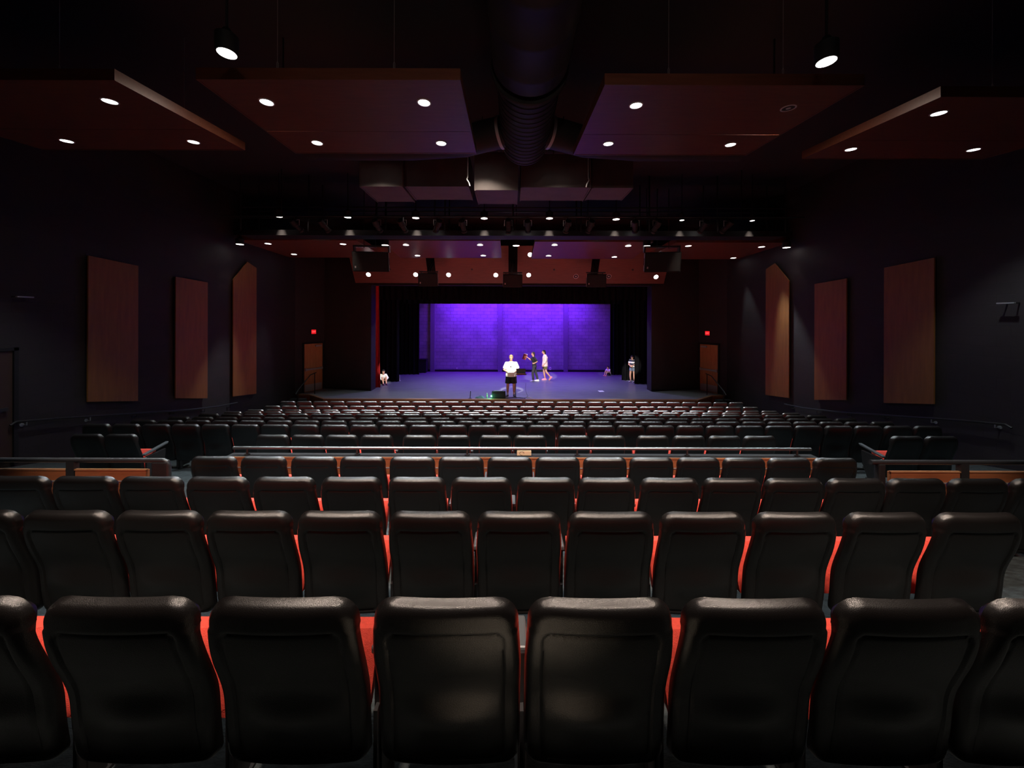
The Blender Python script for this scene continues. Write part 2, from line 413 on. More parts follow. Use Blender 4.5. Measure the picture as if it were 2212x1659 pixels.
def shell_mesh(nu, nv):
    bm = BM()
    R, RC = 0.034, 0.078
    grid, front = [], []
    for j in range(nv + 1):
        t = j / nv; t = 0.5 - 0.5 * math.cos(PI * t) if nv < 40 else 0.7 * t + 0.3 * (0.5 - 0.5 * math.cos(PI * t))
        z = ZB + (ZT - ZB) * t
        w = halfw(z)
        rc = RC if z > 0.5 else 0.06
        dz = (z - (ZT - rc)) if z > 0.5 else ((ZB + rc) - z)
        if dz > 0: w -= rc - math.sqrt(max(0, rc * rc - dz * dz))
        row, frow = [], []
        for i in range(nu + 1):
            u = 2 * i / nu - 1
            u = 0.6 * u + 0.4 * math.sin(u * PI / 2)
            x = u * w
            d = -rsd(x, z, halfw(z), ZB, ZT, rc)
            rr = 0.045 if z > 0.78 else R
            e = rr - math.sqrt(max(0, rr * rr - max(0, rr - d) ** 2)) if d < rr else 0
            zz = z
            plan = 0.016 * (x / HW) ** 2
            s2 = rsd(x, z, HW - 0.052, ZB + 0.035, ZT - 0.105, 0.035)
            g = 0.006 * math.exp(-(s2 / 0.0045) ** 2) + 0.005 / (1 + math.exp(s2 / 0.003)) if nu > 30 else 0.006 / (1 + math.exp(s2 / 0.006))
            y = prof(z) + plan + e + g - 0.032 * math.exp(-((z - 0.420) / 0.082) ** 2) * max(0, 1 - (x / 0.22) ** 2)
            row.append(bm.verts.new((x, y, zz)))
            th = 0.036 + 0.026 * max(0, min(1, (z - .74) / .1))
            frow.append(bm.verts.new((x * 0.985, prof(z) + plan + th, ZB + 0.01 + (zz - ZB) * 0.985 - 0.024 * max(0, min(1, (z - .76) / .12)))))
        grid.append(row); front.append(frow)
    for G, flip in ((grid, False), (front, True)):
        for j in range(nv):
            for i in range(nu):
                q = (G[j][i], G[j][i + 1], G[j + 1][i + 1], G[j + 1][i])
                bm.faces.new(q[::-1] if flip else q)
    def side(a, b):
        for k in range(len(a) - 1): bm.faces.new((a[k], b[k], b[k + 1], a[k + 1]))
    side(grid[0], front[0]); side(grid[-1], front[-1])
    side([r[0] for r in grid], [r[0] for r in front]); side([r[-1] for r in grid], [r[-1] for r in front])
    return bm
def cushion_mesh(nu=10, nv=14):
    bm = BM(); A, B = [], []
    for j in range(nv + 1):
        z = 0.30 + (0.862 - 0.30) * j / nv
        tj = 1 - abs(2 * j / nv - 1) ** 5
        ra, rb = [], []
        for i in range(nu + 1):
            u = 2 * i / nu - 1
            x = u * (0.222 - 0.05 * (abs(2 * j / nv - 1) ** 12)); ti = 1 - abs(u) ** 6
            pl = 0.016 * (x / HW) ** 2
            ra.append(bm.verts.new((x, prof(z) + pl + 0.034, z)))
            rb.append(bm.verts.new((x, prof(z) + pl + 0.038 + 0.030 * max(0, min(1, (z - .72) / .1)) * (1 - (z > .85)) + 0.040 * tj * ti, z)))
        A.append(ra); B.append(rb)
    for j in range(nv):
        for i in range(nu):
            bm.faces.new((A[j][i], A[j][i + 1], A[j + 1][i + 1], A[j + 1][i])); bm.faces.new((B[j][i], B[j + 1][i], B[j + 1][i + 1], B[j][i + 1]))
    for a, b in ((A[0], B[0]), (A[-1], B[-1]), ([r[0] for r in A], [r[0] for r in B]), ([r[-1] for r in A], [r[-1] for r in B])):
        for k in range(len(a) - 1): bm.faces.new((a[k], b[k], b[k + 1], a[k + 1]))
    return bm
def pan_mesh():
    """tipped-up seat pan: a padded slab standing nearly upright"""
    bm = BM(); n = 8; A, B = [], []
    z0, z1, y0, y1, hw = 0.25, 0.540, 0.235, 0.320, 0.226
    for j in range(n + 1):
        t = j / n; ra, rb = [], []
        for i in range(n + 1):
            u = 2 * i / n - 1
            edge = max(abs(u), abs(2 * t - 1)); puff = 0.022 * (1 - edge ** 6)
            x = u * hw * (1 - 0.05 * (1 - t) ** 3); z = z0 + (z1 - z0) * t
            y = y0 + (y1 - y0) * t
            ra.append(bm.verts.new((x, y - puff, z))); rb.append(bm.verts.new((x * 0.96, y + 0.075, z - 0.012)))
        A.append(ra); B.append(rb)
    for j in range(n):
        for i in range(n):
            bm.faces.new((A[j][i], A[j][i + 1], A[j + 1][i + 1], A[j + 1][i])); bm.faces.new((B[j][i], B[j + 1][i], B[j + 1][i + 1], B[j][i + 1]))
    for a, b in ((A[0], B[0]), (A[-1], B[-1]), ([r[0] for r in A], [r[0] for r in B]), ([r[-1] for r in A], [r[-1] for r in B])):
        for k in range(len(a) - 1): bm.faces.new((a[k], b[k], b[k + 1], a[k + 1]))
    return bm
def arm_mesh(x):
    bm = BM()
    hexa(bm, [(x - .020, .175, .560), (x + .020, .175, .560), (x + .020, .31, .570), (x - .020, .31, .570)], [(x - .020, .175, .590), (x + .020, .175, .590), (x + .019, .32, .602), (x - .019, .32, .602)])
    return bm
def leg_mesh(x):
    bm = BM()
    box(bm, x - .014, x + .014, .20, .27, 0.012, .562)
    box(bm, x - .026, x + .026, .13, .40, 0, .014)
    box(bm, x - .007, x + .007, .168, .43, .05, .352)
    hexa(bm, [(x - .012, .255, .30), (x + .012, .255, .30), (x + .012, .31, .52), (x - .012, .31, .52)], [(x - .012, .205, .36), (x + .012, .205, .36), (x + .012, .29, .565), (x - .012, .29, .565)])
    return bm
PITCH = 0.54
def make_seat(hi):
    t = thing('theatre_seat', 'black theatre seat', 'theatre seat')
    obj('back_shell', shell_mesh(56, 70) if hi else shell_mesh(20, 22), 'plastic', t, smooth=True)
    obj('back_cushion', cushion_mesh(), 'red', t, smooth=True)['label'] = 'red upholstered front of the back'
    p = obj('seat_pan', pan_mesh(), 'red', t, smooth=True); p['label'] = 'red padded tip-up seat'
    obj('armrest', arm_mesh(PITCH / 2), 'arm', t, bevel=0.008)
    obj('leg', leg_mesh(PITCH / 2), 'iron', t)
    return t
def ordinal(n):
    names = 'first second third fourth fifth sixth seventh eighth ninth tenth eleventh twelfth thirteenth fourteenth fifteenth sixteenth seventeenth eighteenth nineteenth twentieth'.split()
    if n <= 20: return names[n - 1]
    return 'twenty-' + names[n - 21] if n < 30 else '%dth' % n
def span(a, n, b): return [a + (b - a) * k / n for k in range(n)]
EDGES = [  # left edge and right edge of every back in the photograph, row by row
    [(-280, 45), (83, 412), (442, 768), (801, 1123), (1141, 1463), (1476, 1806), (1816, 2136), (2148, 2470)],
    [(-155, 32), (44, 230), (243, 430), (442, 625), (640, 822), (839, 1018), (1032, 1213), (1230, 1416), (1432, 1616), (1636, 1813), (1836, 2008), (2033, 2215)],
    [(-40, 103), (108, 247), (252, 392), (400, 532), (545, 678), (692, 822), (838, 962), (975, 1105), (1115, 1247), (1247, 1379), (1387, 1513), (1520, 1651), (1656, 1785), (1790, 1920), (1924, 2050), (2055, 2187), (2190, 2325)],
    [(x, x + 98) for x in (410, 518, 627, 733, 841, 947, 1053, 1157, 1260, 1361, 1463, 1562, 1660, 1760)],
    [(x, x + 70) for x in (150, 224, 551.5, 627.5, 702, 778, 870, 945, 1035.5, 1111, 1206, 1282, 1377.5, 1455.7, 1533, 1609, 1928, 2003)]]
for (l, n1, mid, n2, r) in ((176, 13, 1012.7, 16, 2042), (279.4, 13, 1047.5, 16, 1939), (360.7, 13, 1029.8, 16, 1857), (427, 12, 1008, 17, 1791), (481.5, 13, 1040.7, 16, 1734), (531.6, 12, 1020.3, 17, 1685), (570.5, 12, 1010.8, 17, 1643), (604.4, 12, 1031.2, 17, 1610)):
    xs = span(l, n1, mid) + span(mid, n2, r) + [r]
    EDGES.append([(a, a + (b - a) * 0.935) for a, b in zip(xs, xs[1:])])
WHERE = ['the row nearest the camera', 'the second row from the camera', 'the third row from the camera', 'the row just behind the long centre rail',
         'the first row beyond the cross-aisle rail', 'the second row beyond the cross-aisle rail', 'the third row beyond the cross-aisle rail', 'the sixth row from the stage',
         'the fifth row from the stage', 'the fourth row from the stage', 'the third row from the stage', 'the second row from the stage', 'the row nearest the stage']
hi_seat, lo_seat = make_seat(True), make_seat(False)
used = {True: False, False: False}
for r, edges in enumerate(EDGES):
    Y, zt = ROWS[r]
    for k, (a, b) in enumerate(edges):
        hi = r < 4
        src = hi_seat if hi else lo_seat
        Ys = Y + 0.024                                  # the silhouette lies a little behind the top line
        x = PX((a + b) / 2, Ys)
        wd = (b - a) * Ys / F
        near = min([abs((p + q) / 2 - (a + b) / 2) for p, q in edges[max(0, k - 1):k] + edges[k + 1:k + 2]]) * Ys / F
        sx = max(0.86, min(1.08, wd / (2 * HW), 0.985 * near / 0.532))
        lab = 'black-backed theatre seat, %s from the left in %s' % (ordinal(k + 1), WHERE[r])
        grp = 'theatre seats in ' + WHERE[r]
        if not used[hi]:
            s = src; used[hi] = True; s.location = (x, Y, zt - SEAT_H); s['label'] = lab; s['group'] = grp
        else:
            s = dup(src, (x, Y, zt - SEAT_H), None, lab, grp)
        s.scale = (sx, 1, 1)
        nx = edges[k + 1][0] if k + 1 < len(edges) and edges[k + 1][0] - b < 20 else None
        if nx is not None:
            off = (PX((b + nx) / 2, Ys) - x) / sx - PITCH / 2
            for ch in s.children:
                if ch.name.startswith(('armrest', 'leg')): ch.location.x = off
        # seat ends facing an aisle: closed end panel with a round row marker
        if r == 4 and k in (1, 16):
            side = 1 if k == 1 else -1
            for ch in list(s.children):
                if ch.name.startswith(('armrest', 'leg')) and side == 1: bpy.data.objects.remove(ch)
            e = side * 0.30
            bm = BM()
            prof_pts = [(0.14, 0.10), (0.36, 0.10), (0.44, 0.30), (0.46, 0.52), (0.14, 0.50)]
            hexa(bm, [(e - .02, y, z) for y, z in prof_pts], [(e + .02, y, z) for y, z in prof_pts])
            box(bm, e - .03, e + .03, .15, .38, 0, .10)
            ep = obj('end_panel', bm, 'iron', s, bevel=0.01)
            bm = BM(); hexa(bm, [(e - .03, .10, .515), (e + .03, .10, .515), (e + .03, .48, .585), (e - .03, .48, .585)], [(e - .03, .10, .545), (e + .03, .10, .545), (e + .03, .50, .62), (e - .03, .50, .62)])
            obj('armrest', bm, 'arm', s, bevel=0.008)
            bm = BM(); lathe(bm, [(0.026, 0), (0.026, 0.006), (0.016, 0.007)], 20, (e - 0.0, 0.135, 0.46), Matrix.Rotation(PI / 2, 3, 'X'))
            obj('row_marker', bm, 'alu', ep)

# ------------------------------------------------------------------ half walls and rails
def tagpart(o, l): o['label'] = l; return o
zr = CZ - 1.69
t = thing('guard_rail', 'long pale-topped metal rail before the fourth row of seats', 'rail', (0.1, 4.79, CZ - 1.775))
bm = BM(); tube(bm, [(-3.63, 4.79, zr), (3.93, 4.79, zr)], 0.020, 12)
wpart('top_rail', bm, 'rail', t, smooth=True)
for k in range(6):
    x = -3.45 + k * 1.44
    bm = BM(); tube(bm, [(x, 4.79, CZ - 1.775), (x, 4.79, zr)], 0.014, 10); lathe(bm, [(.035, 0), (.035, .008)], 14, (x, 4.79, CZ - 1.775)); wpart('post', bm, 'iron', t, smooth=True)
t = thing('half_wall', 'low wood-panelled wall between the fourth row and the cross aisle', 'half wall', (0.15, 4.79, FL[4]))
bm = BM(); box(bm, -HX + .05, HX + .25, 4.745, 4.855, FL[4], CZ - 1.80); wpart('core', bm, 'black', t)
for a, b in zip(span(-HX + .05, 4, HX + .25) , span(-HX + .05, 4, HX + .25)[1:] + [HX + .25]):
    bm = BM(); box(bm, a + .012, b - .012, 4.725, 4.7449, FL[3] + .02, CZ - 1.925); box(bm, a + .012, b - .012, 4.725, 4.7449, CZ - 1.913, CZ - 1.80); wpart('panel', bm, 'wood_low', t)
bm = BM(); box(bm, -HX + .03, HX + .27, 4.722, 4.865, CZ - 1.80, CZ - 1.783); wpart('cap', bm, 'black', t)
bm = BM(); box(bm, -HX + .03, HX + .27, 4.715, 4.7215, CZ - 1.80, CZ - 1.78); wpart('cap_edge', bm, 'wood_lip', t)
bm = BM(); box(bm, -HX + .05, HX + .25, 4.715, 4.735, CZ - 1.925, CZ - 1.913); wpart('trim_strip', bm, 'alu', t)
for s, nm, xin in ((-1, 'left', -3.50), (1, 'right', 3.74)):
    xo = s * (WX - .03)
    yy = 3.74; zt = CZ - 1.45; zc = CZ - 1.535
    t = thing('guard_rail', 'black metal rail with end post over the wood half wall at the %s side' % nm, 'rail', ((xin + xo) / 2, yy, zc))
    bm = BM()
    if s < 0: tube(bm, [(xo, yy, zt), (xin - .05, yy, zt), (xin - .015, yy, zt - .015), (xin, yy, zt - .05), (xin, yy, zc - .66)], 0.024, 12)
    else: tube(bm, [(xo, yy, zt), (xin - .06, yy, zt)], 0.024, 12)
    wpart('top_rail', bm, 'iron', t, smooth=True)
    bm = BM(); x0, x1 = sorted((xin, xin + s * (0.15 if s < 0 else 0.07))); box(bm, x0, x1, yy - .03, yy + .03, zc - .68, zt - .01); wpart('post', bm, 'black', t, bevel=0.012)
    for d in ((0.98, 2.6, 4.2) if s < 0 else (0.88, 2.5, 4.1)):
        x = xin + s * d
        bm = BM(); box(bm, x - .04, x + .04, yy - .025, yy + .025, zc - .68, zt - .01); wpart('post', bm, 'iron', t)
    t = thing('half_wall', 'wood-panelled half wall under the black rail at the %s side' % nm, 'half wall', ((xin + xo) / 2, yy, FL[2]))
    xa = xin + s * 0.16 if s < 0 else xin + s * 0.08
    ds = [xa] + [xin + s * d for d in ((0.98, 2.6, 4.2) if s < 0 else (0.88, 2.5, 4.1))] + [xo]
    for a, b in zip(ds, ds[1:]):
        a, b = sorted((a, b))
        bm = BM(); box(bm, a + .05, b - .05, yy - .02, yy + .02, FL[2] + .12, zc - .125); box(bm, a + .05, b - .05, yy - .02, yy + .02, zc - .113, zc - .012); wpart('panel', bm, 'wood_low', t)
        bm = BM(); box(bm, a + .045, b - .045, yy - .026, yy + .0, zc - .012, zc); wpart('cap', bm, 'wood_lip', t)
        bm = BM(); box(bm, a + .05, b - .05, yy - .026, yy + .02, zc - .125, zc - .113); wpart('trim_strip', bm, 'alu', t)
    x0, x1 = sorted((xa, xo)); bm = BM(); box(bm, x0, x1, yy - .025, yy + .025, FL[2], FL[2] + .12); wpart('base', bm, 'black', t)
# small carton on the centre half wall
c = P(1132, 988, 4.80)
t = thing('small_carton', 'small cream cardboard carton on the half wall under the centre rail', 'box', (c.x, 4.80, CZ - 1.775))
bm = BM(); box(bm, c.x - .093, c.x + .093, 4.765, 4.865, CZ - 1.775, CZ - 1.775 + .062); wpart('carton_body', bm, 'carton', t, bevel=0.003)
bm = BM(); tube(bm, [(c.x - .03 + .028 * math.cos(a * .35), 4.7635, CZ - 1.775 + .03 + .024 * math.sin(a * .35)) for a in range(15)], 0.003, 6); wpart('printed_mark', bm, 'carton_mark', t)

# wall handrails along the side aisles
for s, nm in ((-1, 'left'), (1, 'right')):
    xw = s * WX; xr = xw - s * .10
    t = thing('handrail', 'dark sloping handrail along the %s wall' % nm, 'handrail', (xr, 9.4, ramp(9.4) + .8))
    pts = [(xr, 6.72, ramp(6.72) + .78), (xr, 6.8, ramp(6.8) + .84)] + [(xr, y, ramp(y) + .86) for y in (7.5, 8.5, 9.5, 10.5, 11.5, 12.3)]
    bm = BM(); tube(bm, pts, 0.021, 10); wpart('rail_tube', bm, 'iron', t, smooth=True)
    for y in (6.95, 8.0, 9.0, 10.0, 11.0, 12.0):
        z = ramp(y) + .86
        bm = BM(); tube(bm, [(xw, y, z - .09), (xr, y, z - .09), (xr, y, z - .015)], 0.010, 8); lathe(bm, [(.032, 0), (.032, .012)], 12, (xw - s * .0, y, z - .09), Matrix.Rotation(-s * PI / 2, 3, 'Y')); wpart('bracket', bm, 'alu' if y < 8.5 else 'iron', t, smooth=True)
# stage step handrails
for s, nm in ((-1, 'left'), (1, 'right')):
    x = s * 8.5
    t = thing('stair_handrail', 'thin dark sloping handrail beside the %s stage steps' % nm, 'handrail', (x, 14.9, 0))
    bm = BM(); tube(bm, [(x, 14.45, .72), (x, 14.6, .85), (x, 15.5, 1.32), (x, 15.95, 1.36)], 0.02, 10); wpart('rail_tube', bm, 'black', t, smooth=True)
    for y, zb, zt in ((14.6, 0, .85), (15.85, STAGE_Z, 1.355)):
        bm = BM(); tube(bm, [(x, y, zb), (x, y, zt)], 0.018, 10); wpart('post', bm, 'black', t, smooth=True)

# ------------------------------------------------------------------ wooden wall panels
def wall_panel(s, y0, y1, bot, top, label, seam=False):
    """bot: (z at y0, z at y1); top: list of (y, z) from y1 back to y0"""
    x0 = s * (WX - .005); x1 = s * (WX - .085)
    pts = [(y0, bot[0]), (y1, bot[1])] + top
    t = thing('acoustic_wall_panel', label, 'wall panel', (s * (WX - .005), (y0 + y1) / 2, (bot[0] + bot[1]) / 2), 0, 'wooden acoustic panels on the side walls')
    bm = BM(); hexa(bm, [(x0 - s * .05, y, z) for y, z in pts], [(x1, y, z) for y, z in pts]); wpart('veneer_face', bm, 'wood_wall', t)
    cy, cz = sum(p[0] for p in pts) / len(pts), sum(p[1] for p in pts) / len(pts)
    ins = [(cy + (y - cy) * .93, cz + (z - cz) * .96) for y, z in pts]
    bm = BM(); hexa(bm, [(x0, y, z) for y, z in ins], [(x0 - s * .05, y, z) for y, z in ins]); wpart('backing', bm, 'black', t)
for s, nm in ((-1, 'left'), (1, 'right')):
    wall_panel(s, 7.97, 9.04, (CZ - 1.82, CZ - 2.04), [(9.04, CZ + 1.30), (7.97, CZ + 1.37)], 'wide wood panel nearest the camera on the %s wall' % nm)
    wall_panel(s, 10.05, 11.11, (CZ - 2.19, CZ - 2.42), [(11.11, CZ + 1.10), (10.05, CZ + 1.15)], 'middle wood panel on the %s wall' % nm)
    wall_panel(s, 12.13, 13.24, (CZ - 2.58, CZ - 2.71), [(13.24, CZ + 1.84), (12.78, CZ + 1.99), (12.13, CZ + 1.30)], 'pointed-top wood panel nearest the stage on the %s wall' % nm)

# ------------------------------------------------------------------ doors and exit signs
def text_mesh(s, size, depth):
    cu = bpy.data.curves.new('t', 'FONT'); cu.body = s; cu.size = size; cu.align_x = 'CENTER'; cu.align_y = 'CENTER'; cu.extrude = depth
    o = bpy.data.objects.new('t', cu); COL.objects.link(o)
    dg = bpy.context.evaluated_depsgraph_get()
    me = bpy.data.meshes.new_from_object(o.evaluated_get(dg))
    bpy.data.objects.remove(o); bpy.data.curves.remove(cu)
    return me
for n, (s, A, B, nm) in enumerate(((-1, A_L, B_L, 'left'), (1, A_R, B_R, 'right'))):
    d = (B - A).normalized(); nrm = Vector((-s * d.y, s * d.x, 0)) * 1.0
    nrm = Vector((d.y, -d.x, 0)) if s < 0 else Vector((-d.y, d.x, 0))
    c = A + d * 0.86
    ang = math.atan2(d.y, d.x)
    root = thing('stage_door', 'brown wood exit door beside the stage on the %s' % nm, 'door', (c.x + nrm.x * .004, c.y + nrm.y * .004, STAGE_Z), ang)
    q = 1 if s < 0 else -1        # local -y faces the hall when q is 1
    f = lambda y: -y * q
    def lb(bm, x0, x1, y0, y1, z0, z1):
        a, b = sorted((f(y0), f(y1))); box(bm, x0, x1, a, b, z0, z1)
    bm = BM(); lb(bm, -.46, .46, .003, .045, .005, 2.13); obj('leaf', bm, 'door_wood', root)
    bm = BM(); lb(bm, -.52, -.465, 0, .06, 0, 2.19); lb(bm, .465, .52, 0, .06, 0, 2.19); lb(bm, -.52, .52, 0, .06, 2.135, 2.19); obj('frame', bm, 'black', root)
    bm = BM(); lb(bm, -.43, .43, .0455, .049, .03, .33); obj('kick_plate', bm, 'alu', root)
    bm = BM(); lb(bm, -.42, .42, .08, .12, .96, 1.04); lb(bm, -.44, -.36, .045, .10, .94, 1.06); lb(bm, .36, .44, .045, .10, .94, 1.06); obj('panic_bar', bm, 'alu', root, bevel=.006)
    bm = BM(); lb(bm, .08, .38, .045, .11, 1.99, 2.07); obj('door_closer', bm, 'alu', root, bevel=.006)
    cz = CZ + (690 - (718 if s < 0 else 719)) * 16.4 / F
    kx = ((676 if s < 0 else 1530) - CX) / F
    pos = A + d * ((kx * A.y - A.x) / (d.x - kx * d.y))   # on the return wall above the door
    e = thing('exit_sign', 'small glowing red exit sign above the %s stage door' % nm, 'exit sign', (pos.x + nrm.x * .004, pos.y + nrm.y * .004, cz - .11), ang + (0 if s < 0 else 0))
    bm = BM(); lb(bm, -.125, .125, 0, .05, 0, .22); obj('housing', bm, 'black', e, bevel=.006)
    bm = BM(); lb(bm, -.115, .115, .0505, .053, .015, .205); obj('lit_face', bm, 'exit_face', e)
    me = text_mesh('EXIT', .095, .004)
    me.materials.append(M['exit_text'])
    o = bpy.data.objects.new('lettering', me); COL.objects.link(o); o.parent = e
    o.location = (0, f(.058), .11); o.rotation_euler = (PI / 2, 0, 0 if q == 1 else PI)
# dark doorway in the left wall at the cross aisle
root = thing('side_door', 'dark brown door in the left wall at the cross aisle', 'door', (-WX + .004, 6.36, FL[4]))
bm = BM(); box(bm, -WX + .004, -WX + .045, 5.93, 6.79, FL[4] + .06, FL[4] + 2.07); wpart('leaf', bm, mat('dark_stained_door', (.03, .014, .009), .6), root)
bm = BM(); box(bm, -WX + .004, -WX + .07, 5.86, 5.925, FL[4], FL[4] + 2.13); box(bm, -WX + .004, -WX + .07, 6.795, 6.86, FL[4] - .05, FL[4] + 2.13); box(bm, -WX + .004, -WX + .07, 5.86, 6.86, FL[4] + 2.075, FL[4] + 2.13); wpart('frame', bm, 'black', root)
bm = BM(); box(bm, -WX + .046, -WX + .10, 6.02, 6.70, FL[4] + .98, FL[4] + 1.04); wpart('panic_bar', bm, 'iron', root)
# small wall brackets high on the side walls
for s, px0, px1, py, nm in ((-1, 19, 56, 641.5, 'left'), (1, 2170, 2209, 655, 'right')):
    ya, yb = sorted((WX * F / abs(px0 - CX), WX * F / abs(px1 - CX)))
    z = P(0.5 * (px0 + px1), py, (ya + yb) / 2).z
    t = thing('wall_bracket', 'thin grey bar bracket high on the %s wall' % nm, 'bracket', (s * (WX - .002), (ya + yb) / 2, z - .03))
    bm = BM(); x0, x1 = sorted((s * (WX - .12), s * (WX - .16))); box(bm, x0, x1, ya, yb, z - .012, z + .012); wpart('bar', bm, 'alu', t, bevel=.004)
    for y in (ya + .04, yb - .04):
        bm = BM(); x0, x1 = sorted((s * (WX - .002), s * (WX - .14))); box(bm, x0, x1, y - .010, y + .010, z - .010, z + .010); wpart('arm', bm, 'iron', t)

# ------------------------------------------------------------------ ceiling clouds
def cloud(name, x0, x1, Y0, h0, Y1, h1, label, group, t=0.13, seam=None, hangers=()):
    z0, z1 = CZ + h0, CZ + h1
    root = thing(name, label, 'ceiling panel', ((x0 + x1) / 2, (Y0 + Y1) / 2, (z0 + z1) / 2), 0, group)
    ed = .022
    if seam:
        ym = Y0 + (Y1 - Y0) * seam; zm = z0 + (z1 - z0) * seam
        cuts = [(Y0, z0, ym - .004, zm), (ym + .004, zm, Y1, z1)]
    else: cuts = [(Y0, z0, Y1, z1)]
    for a, za, b, zb in cuts:
        bm = BM(); hexa(bm, [(x0 + ed, a + (ed if a == Y0 else 0), za), (x1 - ed, a + (ed if a == Y0 else 0), za), (x1 - ed, b - (ed if b == Y1 else 0), zb), (x0 + ed, b - (ed if b == Y1 else 0), zb)],
                        [(x0 + ed, a + (ed if a == Y0 else 0), za + .02), (x1 - ed, a + (ed if a == Y0 else 0), za + .02), (x1 - ed, b - (ed if b == Y1 else 0), zb + .02), (x0 + ed, b - (ed if b == Y1 else 0), zb + .02)])
        wpart('soffit', bm, 'wood', root)
    for nm, q in (('fascia', [(x0, Y0, z0), (x1, Y0, z0), (x1, Y0 + ed, z0), (x0, Y0 + ed, z0)]), ('fascia', [(x0, Y1 - ed, z1), (x1, Y1 - ed, z1), (x1, Y1, z1), (x0, Y1, z1)]),
                  ('side_edge', [(x0, Y0 + ed, z0), (x0 + ed, Y0 + ed, z0), (x0 + ed, Y1 - ed, z1), (x0, Y1 - ed, z1)]), ('side_edge', [(x1 - ed, Y0 + ed, z0), (x1, Y0 + ed, z0), (x1, Y1 - ed, z1), (x1 - ed, Y1 - ed, z1)])):
        bm = BM(); hexa(bm, [(x, y, z - .006) for x, y, z in q], [(x, y, z + t) for x, y, z in q]); wpart(nm, bm, 'wood', root)
    for x, y in hangers:
        z = z0 + t
        bm = BM(); tube(bm, [(x - .008, y, z - .02), (x - .008, y, z + .10), (x, y, z + .118), (x + .008, y, z + .10), (x + .008, y, z - .02)], .003, 6)
        tube(bm, [(x, y, z + .116), (x, y, CEIL)], .0025, 6)
        wpart('hanger', bm, 'alu', root)
    return root
NEAR = [(-8.2, -4.66, 4.29, 2.80, 6.40, 2.95), (-3.69, -.60, 4.27, 2.80, 6.25, 2.83), (1.107, 4.20, 4.35, 2.80, 6.55, 2.95), (5.36, 8.7, 4.57, 2.80, 6.75, 2.98)]
POS = ['outer left', 'inner left', 'inner right', 'outer right']
hang = [[(PX(127, 4.4), 4.4), (PX(397, 5.6), 5.6)], [(PX(598, 4.33), 4.33), (PX(850, 4.33), 4.33)], [(PX(1443, 4.42), 4.42), (PX(1690, 4.42), 4.42)], [(PX(2142, 4.7), 4.7)]]
for k, c in enumerate(NEAR):
    cloud('ceiling_cloud', *c, 'broad wood ceiling panel near the camera, %s of the four beside the round duct' % POS[k], 'near wood ceiling panels', seam=.62, hangers=hang[k])
FAR = [(-9.07, -5.12, 12.08, 2.60, 15.0, 2.52), (-4.30, -.37, 12.08, 2.60, 14.2, 2.38), (.78, 4.70, 12.10, 2.58, 14.2, 2.36), (5.47, 9.22, 12.12, 2.57, 15.0, 2.49)]
for k, c in enumerate(FAR):
    cloud('ceiling_cloud', *c, 'wood ceiling panel before the stage, %s of the four in the upper tier' % POS[k], 'upper wood ceiling panels before the stage', t=.16)
# steep lower tier over the proscenium
LY0, LH0, LY1, LH1 = 15.50, 3.12, 16.42, 1.62
LOW = [(-6.99, -3.70), (-3.33, -.12), (.27, 3.50), (3.84, 6.85)]
nL = Vector((0, LH1 - LH0, -(LY1 - LY0))).normalized()
for k, (x0, x1) in enumerate(LOW):
    root = thing('sloping_cloud', 'steep wood ceiling panel right above the stage opening, %s of four' % POS[k], 'ceiling panel', ((x0 + x1) / 2, (LY0 + LY1) / 2, CZ + (LH0 + LH1) / 2), 0, 'steep wood panels above the stage opening')
    o = nL * .09
    f = lambda t: (LY0 + (LY1 - LY0) * t, CZ + LH0 + (LH1 - LH0) * t)
    (ya, za), (yb, zb) = f(0), f(1)
    bm = BM(); hexa(bm, [(x0, ya, za), (x1, ya, za), (x1, yb, zb), (x0, yb, zb)], [(x0, ya + .06, za + .035), (x1, ya + .06, za + .035), (x1, yb + .06, zb + .035), (x0, yb + .06, zb + .035)]); wpart('veneer_face', bm, 'wood', root)
    for a in (.12, .88):
        x = x0 + (x1 - x0) * a
        bm = BM(); hexa(bm, [(x - .03, ya + .061, za + .036), (x + .03, ya + .061, za + .036), (x + .03, yb + .061, zb + .036), (x - .03, yb + .061, zb + .036)], [(x - .03, ya + .10, za + .06), (x + .03, ya + .10, za + .06), (x + .03, yb + .10, zb + .06), (x - .03, yb + .10, zb + .06)]); wpart('batten', bm, 'black', root)
    if k in (1, 2, 3, 0):
        (yc, zc) = f(.62)
        for xx in ((x0 + x1) / 2,):
            bm = BM(); mt = nL.to_track_quat('Z', 'Y').to_matrix(); lathe(bm, [(.045, 0), (.04, .012)], 14, (xx, yc, zc), mt); wpart('sprinkler_cover', bm, 'baffle', root)

